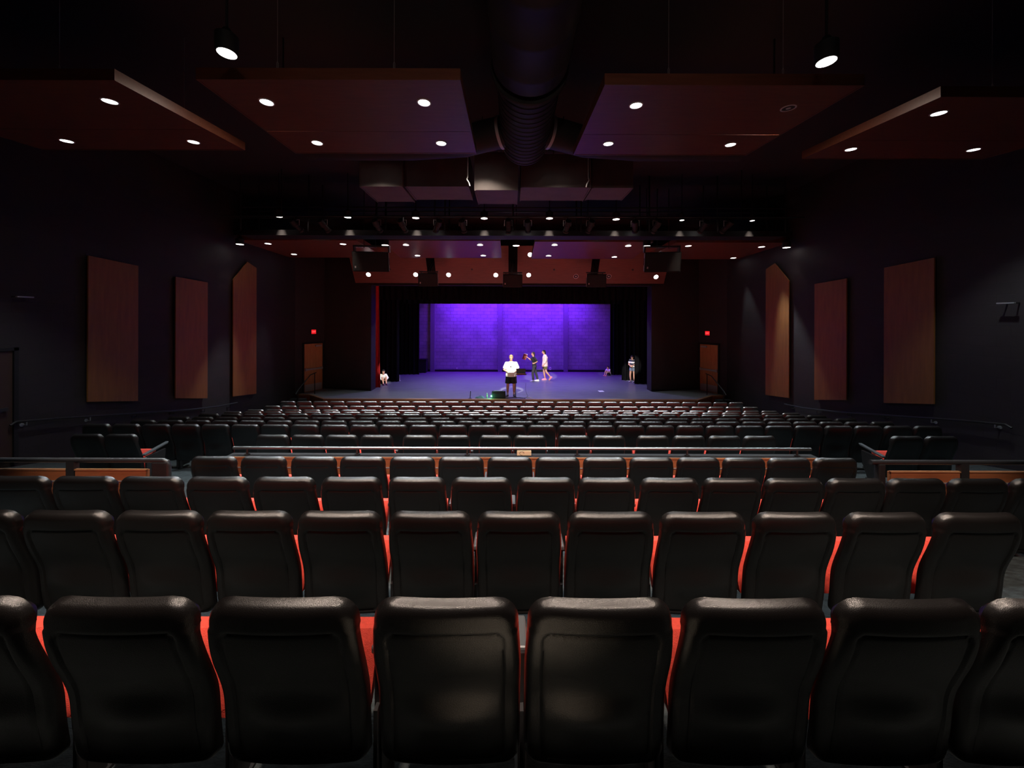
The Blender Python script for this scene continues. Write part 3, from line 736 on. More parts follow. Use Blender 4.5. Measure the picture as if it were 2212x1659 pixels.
# ------------------------------------------------------------------ recessed and hung lamps
def hit(px, py, Y0, h0, Y1, h1):
    a, b = und(px, py); m = (h1 - h0) / (Y1 - Y0)
    Y = (h0 - m * Y0) / (-b / F - m)
    return Vector((a * Y / F, Y, CZ + h0 + m * (Y - Y0)))
def downlight(p, nrm, label, lit, power, col, group, r=.074, angle=76, aim=None):
    root = thing('recessed_downlight', label, 'downlight', p, 0, group)
    mt = nrm.to_track_quat('Z', 'Y').to_matrix()
    bm = BM(); n = 28; rings = []
    for rr, z in ((r + .018, -.001), (r + .018, .006), (r + .002, .008), (r, -.004)):
        rings.append([bm.verts.new(mt @ Vector((rr * math.cos(2 * PI * k / n), rr * math.sin(2 * PI * k / n), z))) for k in range(n)])
    for a, b in zip(rings, rings[1:] + rings[:1]):
        for k in range(n): bm.faces.new((a[k], a[(k + 1) % n], b[(k + 1) % n], b[k]))
    obj('trim_ring', bm, 'white_ring', root, smooth=True)
    bm = BM(); lathe(bm, [(r, .0005), (r * .96, .004)] if lit else [(r, .0005), (r * .6, .002)], 28, (0, 0, 0), mt)
    obj('lens' if lit else 'baffle', bm, ('lens_cool' if col == COOL else 'lens_warm') if lit else 'baffle', root, smooth=True)
    if not lit:
        bm = BM(); lathe(bm, [(.02, .002), (.03, .006)], 14, (0, 0, 0), mt); obj('bulb', bm, 'white_ring', root, smooth=True)
    if lit:
        spot('downlight_beam', root, nrm * .03, power, col, angle, .55, aim if aim is not None else Vector(p) + Vector((0, 0, -1)), .07)
    return root
nearL = [(0, 237, 218, 1, 'near right corner'), (0, 144, 304, 1, 'far side, left'), (0, 418, 306, 1, 'far side, right'),
         (1, 576, 220, 1, 'near side, left'), (1, 916, 221, 1, 'near side, right'), (1, 685, 308, 1, 'far side, left'), (1, 953, 309, 1, 'far side, right'),
         (2, 1374, 227, 1, 'near side, left'), (2, 1703, 233, 0, 'near side, right'), (2, 1314, 310, 1, 'far side, left'), (2, 1578, 312, 1, 'far side, right'),
         (3, 2028, 244, 1, 'near left corner'), (3, 1838, 322, 1, 'far side, left'), (3, 2103, 323, 1, 'far side, right')]
for k, x, y, lit, where in nearL:
    c = NEAR[k]; p = hit(x, y, *c[2:])
    nrm = Vector((0, (c[5] - c[3]), -(c[4] - c[2]))).normalized()
    downlight(p + nrm * .002, nrm, '%s round downlight in the %s near wood panel, %s' % ('lit white' if lit else 'unlit', POS[k], where), lit, P_COOL_NEAR * (.36 if k in (0, 3) else 1), COOL, 'downlights in the near ceiling panels', angle=82 if k in (0, 3) else 76)
farL = [(0, 579, 526, 'near side, left'), (0, 741, 527, 'near side, right'), (0, 635, 549, 'far side'), (1, 877, 529, 'near side, left'), (1, 1037, 529, 'near side, right'), (1, 902, 552, 'far side, left'), (1, 1044, 552, 'far side, right'),
        (2, 1198, 529, 'near side, left'), (2, 1357, 531, 'near side, right'), (2, 1185, 552.5, 'far side, left'), (2, 1327, 555, 'far side, right'), (3, 1487, 531, 'near side, left'), (3, 1645, 533, 'near side, right'), (3, 1584, 557, 'far side')]
for k, x, y, where in farL:
    c = FAR[k]; p = hit(x, y, *c[2:])
    downlight(p + Vector((0, 0, -.002)), Vector((0, -.027, -1)).normalized(), 'lit white downlight in the %s upper panel before the stage, %s' % (POS[k], where), 1, P_COOL_FAR * (.04 if x in (635, 1584) else (.18 if x in (579, 1645) else (.55 if y > 545 else 1))), COOL, 'downlights in the upper panels before the stage', r=.095, angle=34 if x in (635, 1584, 579, 1645) else (50 if y > 545 else 62), aim=Vector(p) + Vector((0, -.2, -1)))
nS = Vector((0, -(LH0 - LH1), -(LY1 - LY0))).normalized()
lowL = [(0, 796, 593, 1, 'outer end'), (0, 898, 593, 1, 'inner end'), (1, 969, 593.5, 1, 'outer end'), (1, 1071, 594, 1, 'inner end'), (2, 1142, 594, 1, 'lower inner end'), (2, 1145, 550, 1, 'upper inner end'), (2, 1244, 597, 0, 'outer end'), (3, 1315, 597, 0, 'inner end'), (3, 1417, 598, 1, 'outer end')]
for k, x, y, lit, where in lowL:
    p = hit(x, y, LY0, LH0, LY1, LH1)
    downlight(p + nS * .008, nS, '%s downlight in the %s steep panel over the stage opening, %s' % ('lit white' if lit else 'unlit', POS[k], where), lit, 200.0, COOL, 'downlights in the steep panels over the stage', r=.095, angle=70, aim=Vector(p) + Vector((0, -.45, -1)))
def can_lamp(p, label, power, group, r=.10, angle=130, tilt=0):
    root = thing('hanging_downlight', label, 'downlight', p, 0, group)
    bm = BM(); lathe(bm, [(r + .012, -.012), (r + .016, .0), (r + .016, .16), (r * .6, .20), (.03, .23)], 28)
    obj('housing', bm, 'black', root, smooth=True)
    bm = BM(); lathe(bm, [(r * .5, -.016), (r, -.013), (r, -.0125)], 28); obj('lens', bm, 'lens_warm', root, smooth=True)
    bm = BM(); tube(bm, [(0, 0, .2), (0, 0, CEIL - p.z)], .012, 8); obj('stem', bm, 'black', root, smooth=True)
    spot('warm_beam', root, (0, 0, -.05), power, WARM, angle, .5, None, .08)
    return root
for (x, y, nm) in ((490, 113, 'left'), (1785, 131, 'right')):
    can_lamp(P(x, y, 3.55), 'large bright warm lamp hanging nearest the camera, at the %s' % nm, P_WARM_BIG, 'large warm lamps', r=.080, angle=150)
cw = [(602, 467), (751, 468.5), (898, 470), (1046, 471), (1187, 471), (1331, 473), (1473, 475), (1625, 476)]
for k, (x, y) in enumerate(cw):
    can_lamp(P(x, y, 10.79), 'warm lamp in the row along the dark catwalk, %s from the left' % ordinal(k + 1), P_WARM, 'warm lamps along the catwalk', r=.095 if k < 6 else .06, angle=40)
gap = [(518, 527, 'outside the outer left panel'), (832, 529, 'just right of the left large speaker'), (1115, 530, 'in the middle gap'), (1397, 531, 'above the right large speaker'), (1699, 534, 'outside the outer right panel')]
for x, y, nm in gap:
    can_lamp(P(x, y, 11.98), 'warm lamp before the upper stage panels, ' + nm, P_WARM * (.02 if 'outer' in nm else .4), 'warm lamps before the stage panels', r=.105, angle=60)
for k, x in enumerate((-3.5, -1.1, 1.55, 3.8)):  # unseen lamps, added to brighten the near seat tops and red pans
    p = Vector((x * .75, .85, CZ + 2.95))
    root = thing('added_globe', 'unseen warm globe lamp added over the row nearest the camera, %s' % ('outer left', 'just left of the duct', 'just right of the duct', 'outer right')[k], 'lamp', p, 0, 'unseen lamps added over the camera')
    bm = BM(); ball(bm, (0, 0, 0), .10, None, 18); obj('globe', bm, 'lens_warm', root, smooth=True)
    bm = BM(); tube(bm, [(0, 0, .09), (0, 0, CEIL - p.z)], .012, 8); obj('stem', bm, 'black', root, smooth=True)
    spot('added_globe_beam', root, (0, .05, -.13), P_REAR, WARM, 54, .35, (p.x, 2.9, CZ - 1.5), .10)

for x, nm in ((-3.0, 'left'), (-.62, 'middle'), (1.1, 'right')):  # added out of view to brighten the duct faces
    can_lamp(Vector((x, 7.75, CZ + 3.62)), 'unseen warm lamp added above the near panels before the rectangular ducts, %s of three' % nm, 150.0, 'unseen lamps added by the ducts', r=.08, angle=120)

for x, nm in ((-3.5, 'left'), (4.02, 'right')):  # added out of view to light the outer panels' side edges
    can_lamp(Vector((x, 5.6, CZ + 3.26)), 'unseen warm lamp added above the %s inner near wood panel' % nm, 85.0, 'unseen lamps added above the near panels', r=.08, angle=179)

root = thing('added_globe', 'unseen warm globe lamp added behind the camera on the rearmost tier', 'lamp', (.05, -.75, CZ + 2.2))  # unseen lamp, added for a floor patch that reflects in seat backs
bm = BM(); ball(bm, (0, 0, 0), .12, None, 18); obj('globe', bm, 'lens_warm', root, smooth=True)
bm = BM(); tube(bm, [(0, 0, .11), (0, 0, .70)], .012, 8); obj('stem', bm, 'black', root, smooth=True)
spot('added_globe_beam', root, (0, 0, -.15), P_BACK, (1.0, .66, .45), 11, .9, (.03, .70, CZ - 1.64), .06)
spot('globe_fill', root, (0, .16, .02), 80.0, WARM, 80, .6, (0, 4.3, CZ + 2.95), .10)  # added fill for the front edges of the near panels

# ------------------------------------------------------------------ ducts
t = thing('round_duct', 'big black ribbed round air duct running down the middle of the ceiling', 'air duct', (.25, 3.0, CZ + 2.95))
def ribbed(bm, x0, y0, x1, y1, r, zc, rib, n=40):
    steps = int((y1 - y0) / rib); rings = []
    for i in range(steps + 1):
        for q, dr in ((0, 0), (.42, 0), (.47, .010), (.55, .010), (.60, 0)):
            yy = y0 + (i + q) * rib
            if yy > y1: break
            xx = x0 + (x1 - x0) * (yy - y0) / (y1 - y0)
            rings.append([bm.verts.new((xx + (r + dr) * math.cos(2 * PI * k / n), yy, zc + (r + dr) * math.sin(2 * PI * k / n))) for k in range(n)])
    for a, b in zip(rings, rings[1:]):
        for k in range(n): bm.faces.new((a[k], a[(k + 1) % n], b[(k + 1) % n], b[k]))
    bm.faces.new(rings[0][::-1]); bm.faces.new(rings[-1])
bm = BM(); ribbed(bm, .235, -2.9, .245, 4.95, .50, CZ + 3.42, .55); wpart('main_run', bm, 'duct', t, smooth=True)
bm = BM(); ribbed(bm, .245, 4.95, .25, 7.05, .445, CZ + 3.40, .13); wpart('spiral_run', bm, 'duct', t, smooth=True)
mt = Matrix.Rotation(-PI / 2, 3, 'X')
bm = BM(); lathe(bm, [(.52, -.04), (.53, -.02), (.53, .02), (.47, .05)], 40, (.245, 4.95, CZ + 3.41), mt); wpart('coupling', bm, 'duct', t, smooth=True)
bm = BM(); lathe(bm, [(.445, 0), (.41, .06), (.30, .12), (.05, .15)], 40, (.25, 7.05, CZ + 3.40), mt); wpart('end_cap', bm, 'duct', t, smooth=True)
for s in (-1, 1):
    bm = BM(); x = .25
    tube(bm, [(x + s * .30, 6.62, CZ + 3.41), (x + s * .70, 6.75, CZ + 3.39), (x + s * 1.15, 6.95, CZ + 3.37), (x + s * 2.2, 7.1, CZ + 3.37), (x + s * 4.2, 7.1, CZ + 3.37)], .27, 24); b = wpart('branch', bm, 'duct', t, smooth=True)
    bm = BM(); tube(bm, [(x + s * .42, 6.655, CZ + 3.405), (x + s * .47, 6.67, CZ + 3.40)], .285, 28); off = Vector(t.location); bmesh.ops.translate(bm, vec=-off, verts=bm.verts[:]); obj('collar', bm, 'alu', b, smooth=True)
dz = [(777, 868, 360, 403, 8.45, 9.55, 'short grey-lit leftmost block'), (875, 1011, 356, 403, 8.55, 9.5, 'block between the leftmost block and the deep middle block'), (1025, 1117, 352, 411, 8.35, 9.35, 'deep middle block that hangs lowest'), (1125, 1275, 356, 405, 8.50, 9.45, 'brightly lit block right of the middle'), (1279, 1366, 362, 406, 8.62, 9.5, 'rightmost dark block')]
for (x0, x1, y0, y1, Y0, Y1, nm) in dz:
    a, b = PX(x0, Y0), PX(x1, Y0); zt, zb = P((x0 + x1) / 2, y0, Y0).z, P((x0 + x1) / 2, y1, Y0).z
    t = thing('duct_section', 'rectangular dark sheet-metal duct, ' + nm, 'air duct', ((a + b) / 2, (Y0 + Y1) / 2, zb), 0, 'rectangular ducts beyond the near panels')
    bm = BM(); box(bm, a, b, Y0, Y1, zb, zt + .25); wpart('duct_body', bm, 'ductbox', t, bevel=.006)
    bm = BM(); box(bm, a - .012, a + .02, Y0 - .012, Y1 + .012, zb - .012, zt + .26); wpart('flange', bm, 'ductbox', t)
    bm = BM(); box(bm, b - .02, b + .012, Y0 - .012, Y1 + .012, zb - .012, zt + .26); wpart('flange', bm, 'ductbox', t)
    bm = BM(); tube(bm, [((a + b) / 2, (Y0 + Y1) / 2, zt + .2), ((a + b) / 2, (Y0 + Y1) / 2, CEIL)], .012, 6); wpart('hanger_rod', bm, 'alu', t)
for px, Y, yt, yb, nm in ((1010, 8.2, 335, 402, 'left'), (1271, 8.25, 340, 404, 'right')):
    a, b = P(px, yt, Y), P(px, yb, Y)
    t = thing('drop_rod', 'thin pale metal rod with a hook before the rectangular ducts, at the %s' % nm, 'rod', b, 0, 'metal rods before the ducts')
    bm = BM(); tube(bm, [(a.x, Y, CEIL), (b.x, Y, b.z + .20)], .013, 8); wpart('rod', bm, 'alu', t, smooth=True)
    q = -1 if nm == 'right' else 1
    bm = BM(); tube(bm, [(b.x, Y, b.z + .20), (b.x - q * .02, Y, b.z + .15), (b.x + q * .03, Y, b.z + .07), (b.x + q * .05, Y, b.z)], .018, 8); wpart('hook', bm, 'alu', t, smooth=True)

# ------------------------------------------------------------------ catwalk
t = thing('catwalk', 'dark lighting catwalk with railings across the ceiling', 'catwalk', (0, 11.3, CZ + 2.56))
CX0, CX1 = -8.3, 8.4
bm = BM(); box(bm, CX0, CX1, 10.95, 11.75, CZ + 2.56, CZ + 2.62); wpart('deck', bm, 'black', t)
bm = BM(); box(bm, CX0, CX1, 10.93, 10.949, CZ + 2.50, CZ + 2.66); wpart('toe_board', bm, 'black', t)
bm = BM(); tube(bm, [(CX0, 10.50, CZ + 2.95), (CX1, 10.50, CZ + 2.95)], .024, 8)
for x in (-6.6, -2.2, 2.2, 6.6): tube(bm, [(x, 10.50, CZ + 2.95), (x, 10.50, CEIL)], .016, 6)
wpart('lighting_pipe', bm, 'iron', t, smooth=True)
for z in (CZ + 3.02, CZ + 3.34):
    bm = BM(); tube(bm, [(CX0, 10.94, z), (CX1, 10.94, z)], .022, 8); wpart('front_rail', bm, 'iron', t, smooth=True)
bm = BM(); tube(bm, [(CX0, 11.74, CZ + 3.45), (CX1, 11.74, CZ + 3.45)], .022, 8); wpart('back_rail', bm, 'iron', t, smooth=True)
for k in range(9):
    x = CX0 + .2 + k * (CX1 - CX0 - .4) / 8
    for y in (10.94, 11.74):
        bm = BM(); tube(bm, [(x, y, CZ + 2.62), (x, y, CEIL)], .022, 8); wpart('post', bm, 'iron', t, smooth=True)
def stage_light(p, aim, label, group=None, power=0, col=(1, 1, 1), angle=12):
    root = thing('stage_spotlight', label, 'stage light', p, 0, group)
    d = (Vector(aim) - Vector(p)).normalized(); mt = d.to_track_quat('Z', 'Y').to_matrix()
    bm = BM(); lathe(bm, [(.05, -.22), (.085, -.20), (.09, -.02), (.07, .0), (.07, .16), (.085, .165), (.085, .22)], 20, (0, 0, 0), mt); obj('barrel', bm, 'black', root, smooth=True)
    bm = BM(); lathe(bm, [(.066, .215), (.066, .222)], 20, (0, 0, 0), mt); obj('lens', bm, 'lens_warm' if power else 'grille', root)
    sx = mt @ Vector((1, 0, 0)); sx.z = 0; sx.normalize()
    bm = BM(); a = sx * .11
    tube(bm, [a, a + Vector((0, 0, .16)), -a + Vector((0, 0, .16)), -a], .009, 6); obj('yoke', bm, 'alu', root)
    bm = BM(); box(bm, -.02, .02, -.03, .03, .15, .245); obj('clamp', bm, 'iron', root)
    if power: spot('stage_beam', root, d * .25, power, col, angle, .35, aim, .04)
    return root
MAN = P(1104, 857, 15.42); MAN.z = STAGE_Z
sl = [(640, 472), (700, 478), (815, 477), (870, 474), (945, 478), (1000, 475), (1098, 478), (1140, 476), (1225, 477), (1275, 478), (1372, 478), (1418, 477), (1520, 478), (1570, 478)]
for k, (x, y) in enumerate(sl):
    p = P(x, y, 10.50); p.z = CZ + 2.68
    aim, pw, an = {6: (MAN + Vector((0, 0, 1.35)), P_FRONT, 8), 7: (Vector((1.5, 19.4, STAGE_Z + .8)), 7000, 10), 4: (Vector((-6.40, 18.3, STAGE_Z + .3)), 4500, 5), 10: (Vector((6.25, 19.0, STAGE_Z + .7)), 5000, 6), 12: (Vector((5.6, 21.2, STAGE_Z + .3)), 1500, 4)}.get(k, (Vector((PX(x, 10.9) * .6, 18.0, STAGE_Z + 1.0)), 0, 10))
    stage_light(p, aim, 'black stage light clamped to the catwalk pipe, %s from the left' % ordinal(k + 1), 'stage lights on the catwalk', pw, (1, .96, .88), an)

# ------------------------------------------------------------------ loudspeakers
def speaker(name, c, wd, ht, dp, tilt, yaw, label, group, big):
    root = thing(name, label, 'loudspeaker', c, 0, group)
    mt = Matrix.Rotation(yaw, 3, 'Z') @ Matrix.Rotation(tilt, 3, 'X')
    T = lambda bm: bmesh.ops.transform(bm, matrix=mt.to_4x4(), verts=bm.verts[:])
    h2, w2 = ht / 2, wd / 2
    bm = BM(); hexa(bm, [(-w2, -dp / 2, -h2), (w2, -dp / 2, -h2), (w2 * .8, dp / 2, -h2), (-w2 * .8, dp / 2, -h2)], [(-w2, -dp / 2, h2), (w2, -dp / 2, h2), (w2 * .8, dp / 2, h2), (-w2 * .8, dp / 2, h2)]); T(bm)
    cab = obj('cabinet', bm, 'cab', root, bevel=.012)
    bm = BM(); box(bm, -w2 + .03, w2 - .03, -dp / 2 - .014, -dp / 2 - .0005, -h2 + .03, h2 - .03); T(bm); obj('grille', bm, 'cab', root, bevel=.008)
    bm = BM(); box(bm, -w2 + .07, -w2 + .11, -dp / 2 - .018, -dp / 2 - .0145, -h2 + .11, -h2 + .17); T(bm); obj('badge', bm, 'alu', root)
    # inner side painted pale as if lit, with its handle recess
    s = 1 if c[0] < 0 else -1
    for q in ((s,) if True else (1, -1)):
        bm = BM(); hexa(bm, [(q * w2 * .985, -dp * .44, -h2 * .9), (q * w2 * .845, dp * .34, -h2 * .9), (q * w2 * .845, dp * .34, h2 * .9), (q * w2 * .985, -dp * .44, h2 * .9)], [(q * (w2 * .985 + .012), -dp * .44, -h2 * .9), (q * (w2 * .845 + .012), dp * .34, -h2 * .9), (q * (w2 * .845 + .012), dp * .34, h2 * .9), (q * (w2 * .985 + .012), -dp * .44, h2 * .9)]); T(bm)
        sp = obj('painted_lit_side', bm, 'grille', root)
        bm = BM(); hexa(bm, [(q * (w2 * .95), -dp * .15, -.10), (q * (w2 * .90), dp * .12, -.10), (q * (w2 * .90), dp * .12, .12), (q * (w2 * .95), -dp * .15, .12)], [(q * (w2 * .95 + .017), -dp * .15, -.10), (q * (w2 * .90 + .017), dp * .12, -.10), (q * (w2 * .90 + .017), dp * .12, .12), (q * (w2 * .95 + .017), -dp * .15, .12)]); T(bm)
        obj('handle', bm, 'black', sp)
    bm = BM()
    if big:
        for x in (-w2 * .96, w2 * .96):
            box(bm, x - .02, x + .02, -.10, .06, h2 - .02, h2 + .16)
        box(bm, -w2, w2, -.10, .06, h2 + .14, h2 + .19)
    else:
        box(bm, -w2 * .98, w2 * .98, -.05, .05, h2 + .03, h2 + .08)
        for x in (-w2 * .7, w2 * .7): box(bm, x - .02, x + .02, -.03, .03, h2 - .01, h2 + .04)
    T(bm); br = obj('bracket', bm, 'iron', root)
    bm = BM()
    top = mt @ Vector((0, 0, h2 + (.18 if big else .07)))
    if big:
        for dx in ((-.52, -.14) if c[0] < 0 else (.14, .52)): tube(bm, [(top.x + dx, top.y, top.z - .03), (top.x + dx, 12.0 - c[1], top.z + .06), (top.x + dx, 12.0 - c[1], CEIL - c[2])], .012, 8)
        obj('hanging_rod', bm, 'iron', root)
    else:
        sx = min((-3.515, .075, 3.67), key=lambda v: abs(v - c[0])) - c[0]; zt = CZ + 2.62 - c[2]; yt = PYF - .001 - c[1]
        for dx in (-.05, .05): tube(bm, [(dx, top.y, top.z - .01), (sx + dx, yt, zt)], .022, 8)
        box(bm, sx - .12, sx + .12, yt - .02, yt, zt - .1, zt + .1)
        obj('hanging_arm', bm, 'black', root)
    return root
for x, y, nm, yaw in ((805, 565, 'left', .10), (1427, 566, 'right', -.10)):
    speaker('large_loudspeaker', P(x, y, 11.40), 1.08, .61, .46, .18, yaw, 'large black loudspeaker hung on a yoke before the stage at the %s' % nm, 'large hung loudspeakers', True)
for x, y, nm, yaw in ((926.5, 604, 'left', .05), (1107.5, 606, 'middle', 0), (1286.5, 606, 'right', -.05)):
    speaker('small_loudspeaker', P(x, y, 14.75), .78, .52, .45, .15, yaw, '%s one of the three small dark loudspeakers above the stage opening' % nm, 'small loudspeakers above the stage', False)

# ------------------------------------------------------------------ stage curtains and purple battens
def drape(name, x0, x1, Y, z0, z1, label, m='velour', amp=.07, wl=.26, lean=0.0, group='black stage curtains'):
    bm = BM(); n = max(12, int((x1 - x0) / .03)); nz = 10; A, B = [], []
    for j in range(nz + 1):
        z = z0 + (z1 - z0) * j / nz; t = j / nz; ra, rb = [], []
        for i in range(n + 1):
            u = i / n; x = x0 + (x1 - x0) * u
            x += lean * (1 - t) * u
            y = Y + amp * (1 - .35 * t) * math.sin(2 * PI * (x - x0) / wl + .6 * math.sin(3 * x)) + .02 * math.sin(9 * x + 2 * t)
            ra.append(bm.verts.new((x, y, z))); rb.append(bm.verts.new((x, y + .012, z)))
        A.append(ra); B.append(rb)
    for j in range(nz):
        for i in range(n):
            bm.faces.new((A[j][i], A[j][i + 1], A[j + 1][i + 1], A[j + 1][i])); bm.faces.new((B[j][i], B[j + 1][i], B[j + 1][i + 1], B[j][i + 1]))
    for a, b in ((A[0], B[0]), (A[-1], B[-1]), ([r[0] for r in A], [r[0] for r in B]), ([r[-1] for r in A], [r[-1] for r in B])):
        for k in range(len(a) - 1): bm.faces.new((a[k], b[k], b[k + 1], a[k + 1]))
    return single(name, bm, m, label, 'curtain', group, smooth=True)
ZC = CEIL - .02
drape('stage_curtain', PX(812, 17.35) - .75, PX(815, 17.35), 17.35, STAGE_Z + .01, ZC, 'narrow edge of a red velour curtain inside the left of the stage opening', 'redvelour', .05, .2, .16, 'red stage curtain')
drape('stage_curtain', PX(862, 19.0) - 3.4, PX(862, 19.0), 19.0, STAGE_Z + .01, ZC, 'front black side curtain at the left of the stage, behind the seated child')
drape('stage_curtain', PX(906, 21.5) - 3.6, PX(906, 21.5), 21.5, STAGE_Z + .01, ZC, 'rear black side curtain at the left of the stage')
drape('stage_curtain', PX(1371, 18.45), PX(1371, 18.45) + 3.4, 18.45, STAGE_Z + .01, ZC, 'front black side curtain at the right of the stage, hiding half the standing girl')
drape('stage_curtain', PX(1343, 19.6), PX(1343, 19.6) + 3.4, 19.6, STAGE_Z + .01, ZC, 'middle black side curtain at the right of the stage, behind the standing girl')
drape('stage_curtain', PX(1318, 21.5), PX(1318, 21.5) + 3.6, 21.5, STAGE_Z + .01, ZC, 'rear black side curtain at the right of the stage')
zv = P(1104, 656.5, 20.3).z
drape('stage_valance', -9.5, 9.5, 20.3, zv, ZC, 'wide black border curtain across the top of the stage', 'velour', .05, .3, 0, 'black overhead curtains')
drape('stage_valance', -9.6, 9.6, 17.75, P(1104, 648, 17.75).z, ZC, 'front black border curtain just inside the stage opening', 'velour', .05, .3, 0, 'black overhead curtains')
def batten(x, y, zb, label, power, col, tilt, group, lens, spread=125):
    t = thing('led_batten', label, 'stage light', (x, y, zb), 0, group)
    bm = BM(); box(bm, -.75, .75, -.08, .08, .03, .16); obj('housing', bm, 'black', t, bevel=.01)
    bm = BM(); box(bm, -.72, .72, -.05, .05, .015, .0299); obj('lens', bm, lens, t)
    bm = BM(); box(bm, -.5, -.46, -.02, .02, .15, CEIL - zb); box(bm, .46, .5, -.02, .02, .15, CEIL - zb); obj('hanger', bm, 'iron', t)
    l = bpy.data.lights.new('wash', 'AREA'); l.shape = 'RECTANGLE'; l.size = 1.4; l.size_y = .10; l.energy = power; l.color = col; l.spread = math.radians(spread)
    o = bpy.data.objects.new('wash', l); COL.objects.link(o); o.parent = t; o.rotation_euler = (math.radians(tilt), 0, 0)
for x, nm in ((-3.0, 'leftmost'), (-.85, 'second from the left'), (1.3, 'third from the left'), (3.45, 'rightmost')):
    batten(x, 21.55, CZ + 2.2, 'purple light bar above the back of the stage, %s of four' % nm, P_PURPLE, PURPLE, 12, 'purple light bars', 'lens_purple')
for x, nm in ((-3.4, 'left'), (.2, 'middle'), (3.8, 'right')):  # unseen bars, added to brighten the stage floor and the people
    batten(x, 18.9, CZ + 2.5, 'unseen pale violet light bar added above the middle of the stage, %s of three' % nm, 110, (.50, .44, 1.0), -14, 'added pale violet light bars', 'lens_cool', 95)

# ------------------------------------------------------------------ people
def rc(bm, a, b, ra, rb, n=14):
    a, b = Vector(a), Vector(b); d = (b - a); k = 5
    tube(bm, [a + d * i / k for i in range(k + 1)], [ra + (rb - ra) * i / k for i in range(k + 1)], n)
    ball(bm, a, ra, None, 12); ball(bm, b, rb, None, 12)
def remesh(name, bm, m, parent, vox, smooth=3):
    bmesh.ops.recalc_face_normals(bm, faces=bm.faces[:])
    me = bpy.data.meshes.new(name); bm.to_mesh(me); bm.free()
    o = bpy.data.objects.new(name, me); COL.objects.link(o)
    r = o.modifiers.new('r', 'REMESH'); r.mode = 'VOXEL'; r.voxel_size = vox
    s = o.modifiers.new('s', 'SMOOTH'); s.factor = .5; s.iterations = smooth
    dg = bpy.context.evaluated_depsgraph_get()
    me2 = bpy.data.meshes.new_from_object(o.evaluated_get(dg))
    me2.name = name
    bpy.data.objects.remove(o); bpy.data.meshes.remove(me)
    me2.materials.clear(); me2.materials.append(M[m])
    me2.polygons.foreach_set('use_smooth', [True] * len(me2.polygons))
    o = bpy.data.objects.new(name, me2); COL.objects.link(o); o.parent = parent
    return o
def hand(bm, wr, dirv, palm_n, s=1.0, curl=.5, side=1):
    """palm and five bent fingers from the wrist along dirv; palm_n points out of the palm"""
    d = Vector(dirv).normalized(); nrm = Vector(palm_n); nrm = (nrm - d * nrm.dot(d)).normalized(); t = d.cross(nrm) * side
    wr = Vector(wr)
    for k in (-1, 0, 1): rc(bm, wr + t * k * .012 * s, wr + (d * .085 + t * k * .024) * s, .017 * s, .015 * s, 10)
    for k, ln in enumerate((.070, .080, .074, .058)):
        b = wr + (d * .088 + t * (.033 - .022 * k)) * s
        p1 = b + (d * math.cos(curl * .6) + nrm * math.sin(curl * .6)) * ln * .45 * s
        p2 = p1 + (d * math.cos(curl * 1.5) + nrm * math.sin(curl * 1.5)) * ln * .32 * s
        p3 = p2 + (d * math.cos(curl * 2.2) + nrm * math.sin(curl * 2.2)) * ln * .26 * s
        rc(bm, b, p1, .0095 * s, .009 * s, 8); rc(bm, p1, p2, .009 * s, .0085 * s, 8); rc(bm, p2, p3, .0085 * s, .007 * s, 8)
    b = wr + (d * .03 + t * .026) * s
    p1 = b + (d * .03 + t * .028 + nrm * .012) * s; p2 = p1 + (d * .03 + t * .008 + nrm * .016) * s
    rc(bm, b, p1, .013 * s, .010 * s, 8); rc(bm, p1, p2, .010 * s, .008 * s, 8)
